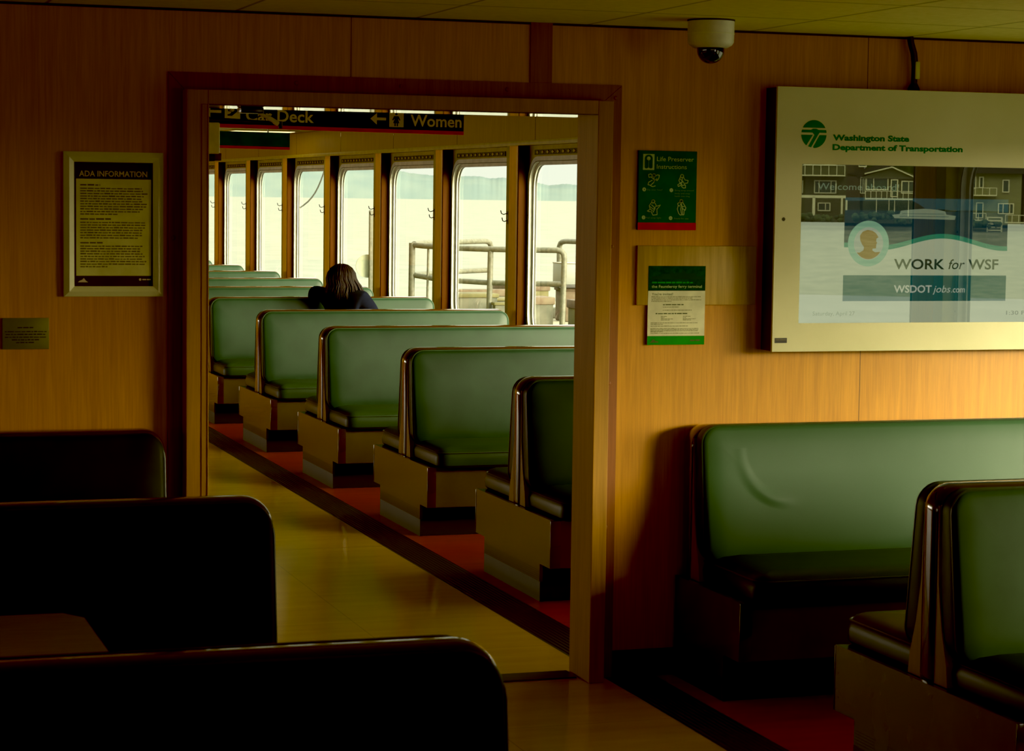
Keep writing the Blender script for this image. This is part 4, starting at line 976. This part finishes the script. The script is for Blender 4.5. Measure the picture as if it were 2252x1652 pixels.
MB().box(-.175, .28, -.12, .17, 0, .03, bev=.004).build('cabinet_base', M['black'], p)
MB().box(.02, .035, -.112, -.1, .19, .24, bev=.002).build('latch', M['steel'], p)
p = empty('marker_post', (6.035, 23, DZ_), label='grey post with a pale round board outside the window beyond the person', cat='post')
MB().box(-.03, .045, -.03, .03, -.0, 1.03 - .5 + .5, bev=.004).build('post', M['rail'], p)
MB().lathe([(.001, 0), (.125, 0), (.125, .012), (.001, .012)], (-.04, .035, .43), 40, axis='y').build('round_board', M['disc'], p)
for q, z in enumerate((.98, .62, .38)): pass
p = MB().tube([(5.98, 24, 6.0), (5.86, 24, 2.6), (5.80, 24, 2.2), (5.765, 24, 2.03), (5.738, 24, 1.932), (5.707, 24, 1.846), (5.677, 24, 1.775), (5.641, 24, 1.708), (5.605, 24, 1.658), (5.564, 24, 1.612), (5.513, 24, 1.571), (5.462, 24, 1.536), (5.411, 24, 1.505), (5.375, 24, 1.47), (5.368, 24, 1.40), (5.38, 24, .9), (5.40, 24, .499)], .009, 6).build('mooring_wire', M['wire'])
tag(p, 'thin grey wire sagging across the window to the upper edge, outside', 'wire')

# the beach houses astern, which the screen's cover glass mirrors
HR = empty('shore', (114.5, -196.7, 0), PI / 180 * 28.5); HR['kind'] = 'group'
def HS(u): return (u - 2000) * .0486
def HZ(v): return 1.87 + (440 - v) * .0486
bch = MB(); bch.add([(-90, 0, -1.0), (90, 0, -1.0), (90, 52, ZS_ - .1), (-90, 52, ZS_ - .1), (-90, -60, 1), (90, -60, 1)], [(0, 1, 2, 3), (4, 5, 1, 0)])
b_ = bch.build('beach', M['beach'], HR, smooth=False); struct(b_)
hb = MB(); hb.add([(-120, -26, -1), (120, -26, -1), (120, -30, 9), (-120, -30, 9), (-120, -60, 26), (120, -60, 26)], [(0, 1, 2, 3), (3, 2, 5, 4)])
struct(hb.build('hillside', mottled('wooded_hillside', (.008, .014, .004), (.03, .045, .012), nscale=1.2, rough=1, spec=0), HR))
M['h_dark'] = mottled('dark_siding', (.055, .06, .018), (.07, .075, .024), scale=(1, 1, 14), nscale=1.5, rough=.9)
M['h_olive'] = mottled('olive_siding', (.145, .15, .043), (.18, .19, .06), scale=(.3, .3, 6), nscale=1.2, rough=.9)
M['h_brown'] = mottled('brown_siding', (.04, .033, .012), (.05, .042, .015), nscale=1.5, rough=.9)
M['h_trim'] = plain('house_trim', (.60, .60, .32), .6)
M['h_pane'] = plain('house_pane', (.02, .045, .018), .3)
M['h_roof'] = plain('house_roof', (.02, .018, .008), .9)
M['hedge'] = mottled('hedge_leaves', (.012, .03, .006), (.05, .075, .014), nscale=2, rough=1)
def hbox(mb, u0, u1, v0, v1, y0, y1): return mb.box(HS(u0), HS(u1), y0, y1, HZ(v1), HZ(v0))
def hwin(par, u0, u1, v0, v1, mull=(), w=2.2, y=0.):
    f_ = MB(); hbox(f_, u0, u1, v0, v0 + w, y, y + .15); hbox(f_, u0, u1, v1 - w, v1, y, y + .15); hbox(f_, u0, u0 + w, v0, v1, y, y + .15); hbox(f_, u1 - w, u1, v0, v1, y, y + .15)
    for m_ in mull: hbox(f_, m_ - w * .4, m_ + w * .4, v0, v1, y, y + .14)
    fo = f_.build('window', M['h_trim'], par, smooth=False)
    hbox(MB(), u0 + w, u1 - w, v0 + w, v1 - w, y, y + .05).build('pane', M['h_pane'], fo, smooth=False)
def hrail(par, u0, u1, v0, v1, n_, y, base=2.5):
    f_ = MB(); hbox(f_, u0, u1, v0, v0 + 1.2, y, y + .1); hbox(f_, u0, u1, v1 - base, v1, y - 1.5, y + .12)
    for i in range(n_ + 1):
        u = u0 + (u1 - u0 - 1.3) * i / n_; hbox(f_, u, u + 1.3, v0, v1, y, y + .1)
    f_.build('balcony', M['h_trim'], par, smooth=False)
def house(label, wallm, u0, u1, v0, v1, dpt=9): 
    r_ = empty('beach_house', (0, 0, 0), label=label, cat='house', group='beach houses mirrored in the screen'); r_.parent = HR
    hbox(MB(), u0, u1, v0, v1, -dpt, 0).build('house_wall', wallm, r_, smooth=False); return r_
a = house('dark house with a long white balcony and pergola mirrored in the screen glass', M['h_dark'], 1700, 1862, 300, 492)
hrail(a, 1720, 1860, 366, 390, 8, 1.5); hwin(a, 1792, 1841, 399, 428, (1803, 1829)); hwin(a, 1735, 1768, 400, 428); hwin(a, 1801, 1829, 448, 467, (1818,)); hwin(a, 1768, 1840, 345, 366, (1795, 1815))
f_ = MB(); hbox(f_, 1766, 1863, 432, 438, 1.8, 2.0); hbox(f_, 1791, 1797, 436, 478, 1.8, 2.0); hbox(f_, 1853, 1857, 436, 476, 1.8, 2.0); hbox(f_, 1863, 1867, 442, 464, 1.8, 1.95)
f_.build('pergola', M['h_trim'], a, smooth=False)
a = house('narrow brown house wall between the two balconied houses mirrored in the screen glass', M['h_brown'], 1862, 1900, 340, 492)
hwin(a, 1888, 1906, 355, 369, y=.3)
a = house('gabled house with a curved white balcony mirrored in the screen glass', M['h_dark'], 1893, 2040, 392, 492)
g_ = MB(); g_.prism([(1890, 394), (1961, 366), (2032, 394)], lambda u, v: (HS(u), -8, HZ(v)), lambda u, v: (HS(u), .3, HZ(v))); g_.build('gable', M['h_dark'], a, smooth=False)
g_ = MB(); g_.prism([(1866, 384), (1950, 357), (1961, 364), (1893, 391)], lambda u, v: (HS(u), -8, HZ(v)), lambda u, v: (HS(u), .2, HZ(v))); g_.build('roof', M['h_roof'], a, smooth=False)
g_ = MB()
for q0, q1 in (((1902, 382.5), (1961, 367)), ((1961, 367), (2036, 400))): g_.prism([q0, q1, (q1[0], q1[1] + 2.6), (q0[0], q0[1] + 2.6)], lambda u, v: (HS(u), .3, HZ(v)), lambda u, v: (HS(u), .6, HZ(v)))
g_.build('barge_board', M['h_trim'], a, smooth=False)
hwin(a, 1905, 1954, 390, 419, (1922,)); hwin(a, 1959, 1975, 395, 434, y=.1); hwin(a, 1982, 2040, 398, 426, (1998, 2016)); hwin(a, 1893, 1904, 391, 427, (1899,), 1.2)
hrail(a, 1905, 2045, 421, 440, 12, 2.2, 3)
f_ = MB()
for u in (1929, 1956, 1968, 1998): hbox(f_, u, u + 1.6, 440, 476, 2.0, 2.1)
f_.build('balcony_posts', M['h_trim'], a, smooth=False)
a = house('olive clapboard house with small balcony and white steps mirrored in the screen glass', M['h_olive'], 2090, 2240, 378, 492)
hbox(MB(), 2085, 2246, 352, 380, -9, .8).build('roof', M['h_roof'], a, smooth=False)
hwin(a, 2199, 2214, 393, 421); hwin(a, 2149, 2159, 387, 412); hwin(a, 2125, 2143, 386, 414); hwin(a, 2191, 2225, 444, 468, (2202, 2216)); hwin(a, 2144, 2160, 443, 478)
hrail(a, 2110, 2187, 411, 429, 5, 1.2); hrail(a, 2205, 2262, 469, 487, 4, 2.5); hrail(a, 2100, 2165, 466, 483, 4, 2.5)
f_ = MB(); hbox(f_, 2166, 2169, 474, 509, 3, 3.3); hbox(f_, 2196, 2199, 474, 509, 3, 3.3)
for v in (474, 481, 488, 495, 502, 507): hbox(f_, 2166, 2199, v, v + 2, 2.6, 3.3)
f_.build('steps', M['h_trim'], a, smooth=False)
a = house('far dark house edge at the screen border mirrored in the screen glass', M['h_brown'], 2246, 2320, 340, 492); hwin(a, 2262, 2290, 400, 430)
rb = random.Random(9)
for i, (u, v, w_, h_) in enumerate(((1788, 481, 22, 15), (1830, 484, 26, 13), (1905, 480, 24, 14), (1945, 474, 20, 12), (2150, 488, 16, 12), (2180, 492, 14, 8), (1990, 486, 20, 8))):
    m_ = MB(); cxx, czz = HS(u), HZ(v)
    for q in range(16):
        rr = .0486 * h_ * rb.uniform(.35, .6); cx_ = cxx + .0486 * w_ * rb.uniform(-1, 1); cz_ = czz + .0486 * h_ * rb.uniform(-.4, .5)
        m_.lathe([(.01, -rr), (rr * .75, -rr * .6), (rr, 0), (rr * .75, rr * .65), (.01, rr)], (cx_, 2.5 + rb.uniform(0, 1.5), cz_), 9)
    o_ = m_.build('shrub', M['hedge'], HR); tag(o_, ['shrub by the pergola', 'shrub under the dark house', 'shrub beside the gabled house', 'shrub under the curved balcony', 'shrub by the white steps', 'low shrub behind the white steps', 'driftwood shrub on the beach edge'][i] + ' mirrored in the screen glass', 'shrub', 'shrubs on the beach mirrored in the screen')
SKYH = (.66, .685, .565); SKYB = (3.2, 3.1, 2.4); SUND = (.64, -.72, .17); SUNN = 24.; SUNC = (80., 70., 46.); EXPO = 0.6; BLACK = (.003, .006, .010)
# ------------------------------------------------------------------ light: a bright overcast sky, brightest overhead and astern
W_ = bpy.data.worlds.new('overcast'); S.world = W_; W_.use_nodes = True; nt = W_.node_tree; nt.nodes.clear()
out = N(nt, 'ShaderNodeOutputWorld'); bg = N(nt, 'ShaderNodeBackground'); tc = N(nt, 'ShaderNodeTexCoord'); sx = N(nt, 'ShaderNodeSeparateXYZ')
L(nt, tc, 'Generated', sx, 0)
mr = N(nt, 'ShaderNodeMapRange', interpolation_type='SMOOTHSTEP'); mr.inputs['From Min'].default_value = .08; mr.inputs['From Max'].default_value = .5; L(nt, sx, 2, mr, 'Value')
cr = N(nt, 'ShaderNodeMix', data_type='RGBA'); L(nt, mr, 0, cr, 0)
cr.inputs[6].default_value = (*SKYH, 1); cr.inputs[7].default_value = (*SKYB, 1)
# bright veil of cloud where the hidden sun stands, low on the starboard quarter
nv = N(nt, 'ShaderNodeVectorMath', op='DOT_PRODUCT'); L(nt, tc, 'Generated', nv, 0); nv.inputs[1].default_value = Vector(SUND).normalized()
mx0 = N(nt, 'ShaderNodeMath', op='MAXIMUM', i1=0.); L(nt, nv, 'Value', mx0, 0)
pw = N(nt, 'ShaderNodeMath', op='POWER', i1=SUNN); L(nt, mx0, 0, pw, 0)
ve = N(nt, 'ShaderNodeVectorMath', op='SCALE'); ve.inputs[0].default_value = SUNC; L(nt, pw, 0, ve, 'Scale')
ad = N(nt, 'ShaderNodeVectorMath', op='ADD'); L(nt, cr, 2, ad, 0); L(nt, ve, 0, ad, 1)
L(nt, ad, 0, bg, 0); L(nt, bg, 0, out, 0); bg.inputs[1].default_value = 1.0
for k in KS:
    ld = bpy.data.lights.new('window_portal', 'AREA'); ld.shape = 'RECTANGLE'; ld.size = 1.18; ld.size_y = 1.44; ld.cycles.is_portal = True
    lo_ = bpy.data.objects.new('window_portal', ld); COL.objects.link(lo_)
    lo_.location = (4.99, 14.456 + 1.835 * k - .72, (ZW0 + ZW1) / 2); lo_.rotation_euler = (0, PI / 2, 0)
# daylight from the ship's other side
for y, e_ in ((3.4, 18), (14, 30), (21, 95), (28, 120)):
    ld = bpy.data.lights.new('port_window_light', 'AREA'); ld.shape = 'RECTANGLE'; ld.size = 1.1; ld.size_y = 7; ld.energy = e_; ld.color = (1, .95, .75)
    lo_ = bpy.data.objects.new('port_window_light', ld); COL.objects.link(lo_); lo_.location = (XL + .05, y, 1.35); lo_.rotation_euler = (0, -PI / 2, 0)
ld = bpy.data.lights.new('aft_fill_light', 'AREA'); ld.shape = 'RECTANGLE'; ld.size = 7; ld.size_y = 1.1; ld.energy = 8; ld.color = (1, .92, .70)  # unseen fill lamp added for even ambient light on the partition
lo_ = bpy.data.objects.new('aft_fill_light', ld); COL.objects.link(lo_); lo_.location = (1.0, ZB0 + .05, 1.4); lo_.rotation_euler = (PI / 2, 0, 0)
ld = bpy.data.lights.new('starboard_fill_light', 'AREA'); ld.shape = 'RECTANGLE'; ld.size = 1.3; ld.size_y = 1.1; ld.energy = 11; ld.color = (1, .94, .74)  # unseen fill lamp added to brighten the partition more towards starboard
lo_ = bpy.data.objects.new('starboard_fill_light', ld); COL.objects.link(lo_); lo_.location = (4.86, 1.0, 1.35); lo_.rotation_euler = (PI / 2, 0, .40)
vs_ = S.view_settings; vs_.view_transform = 'Standard'; vs_.look = 'None'; vs_.exposure = EXPO; vs_.gamma = 1.0
vs_.use_curve_mapping = True
cm = vs_.curve_mapping; cm.black_level = BLACK; cm.update()
# ------------------------------------------------------------------ camera
cam = bpy.data.cameras.new('camera'); co = bpy.data.objects.new('camera', cam); COL.objects.link(co)
cam.sensor_fit = 'HORIZONTAL'; cam.sensor_width = 36; cam.lens = 4850 / 2252 * 36; cam.clip_start = .05; cam.clip_end = 12000
Rm = Matrix(((.94926463, .01272761, -.31422075), (-.31419047, .08113174, -.94588688), (.0134544, .99662212, .08101438)))
co.matrix_world = Matrix.Translation((0, 0, 1.70)) @ Rm.to_4x4()
cam.dof.use_dof = True; cam.dof.focus_distance = 14.0; cam.dof.aperture_fstop = 16
S.camera = co
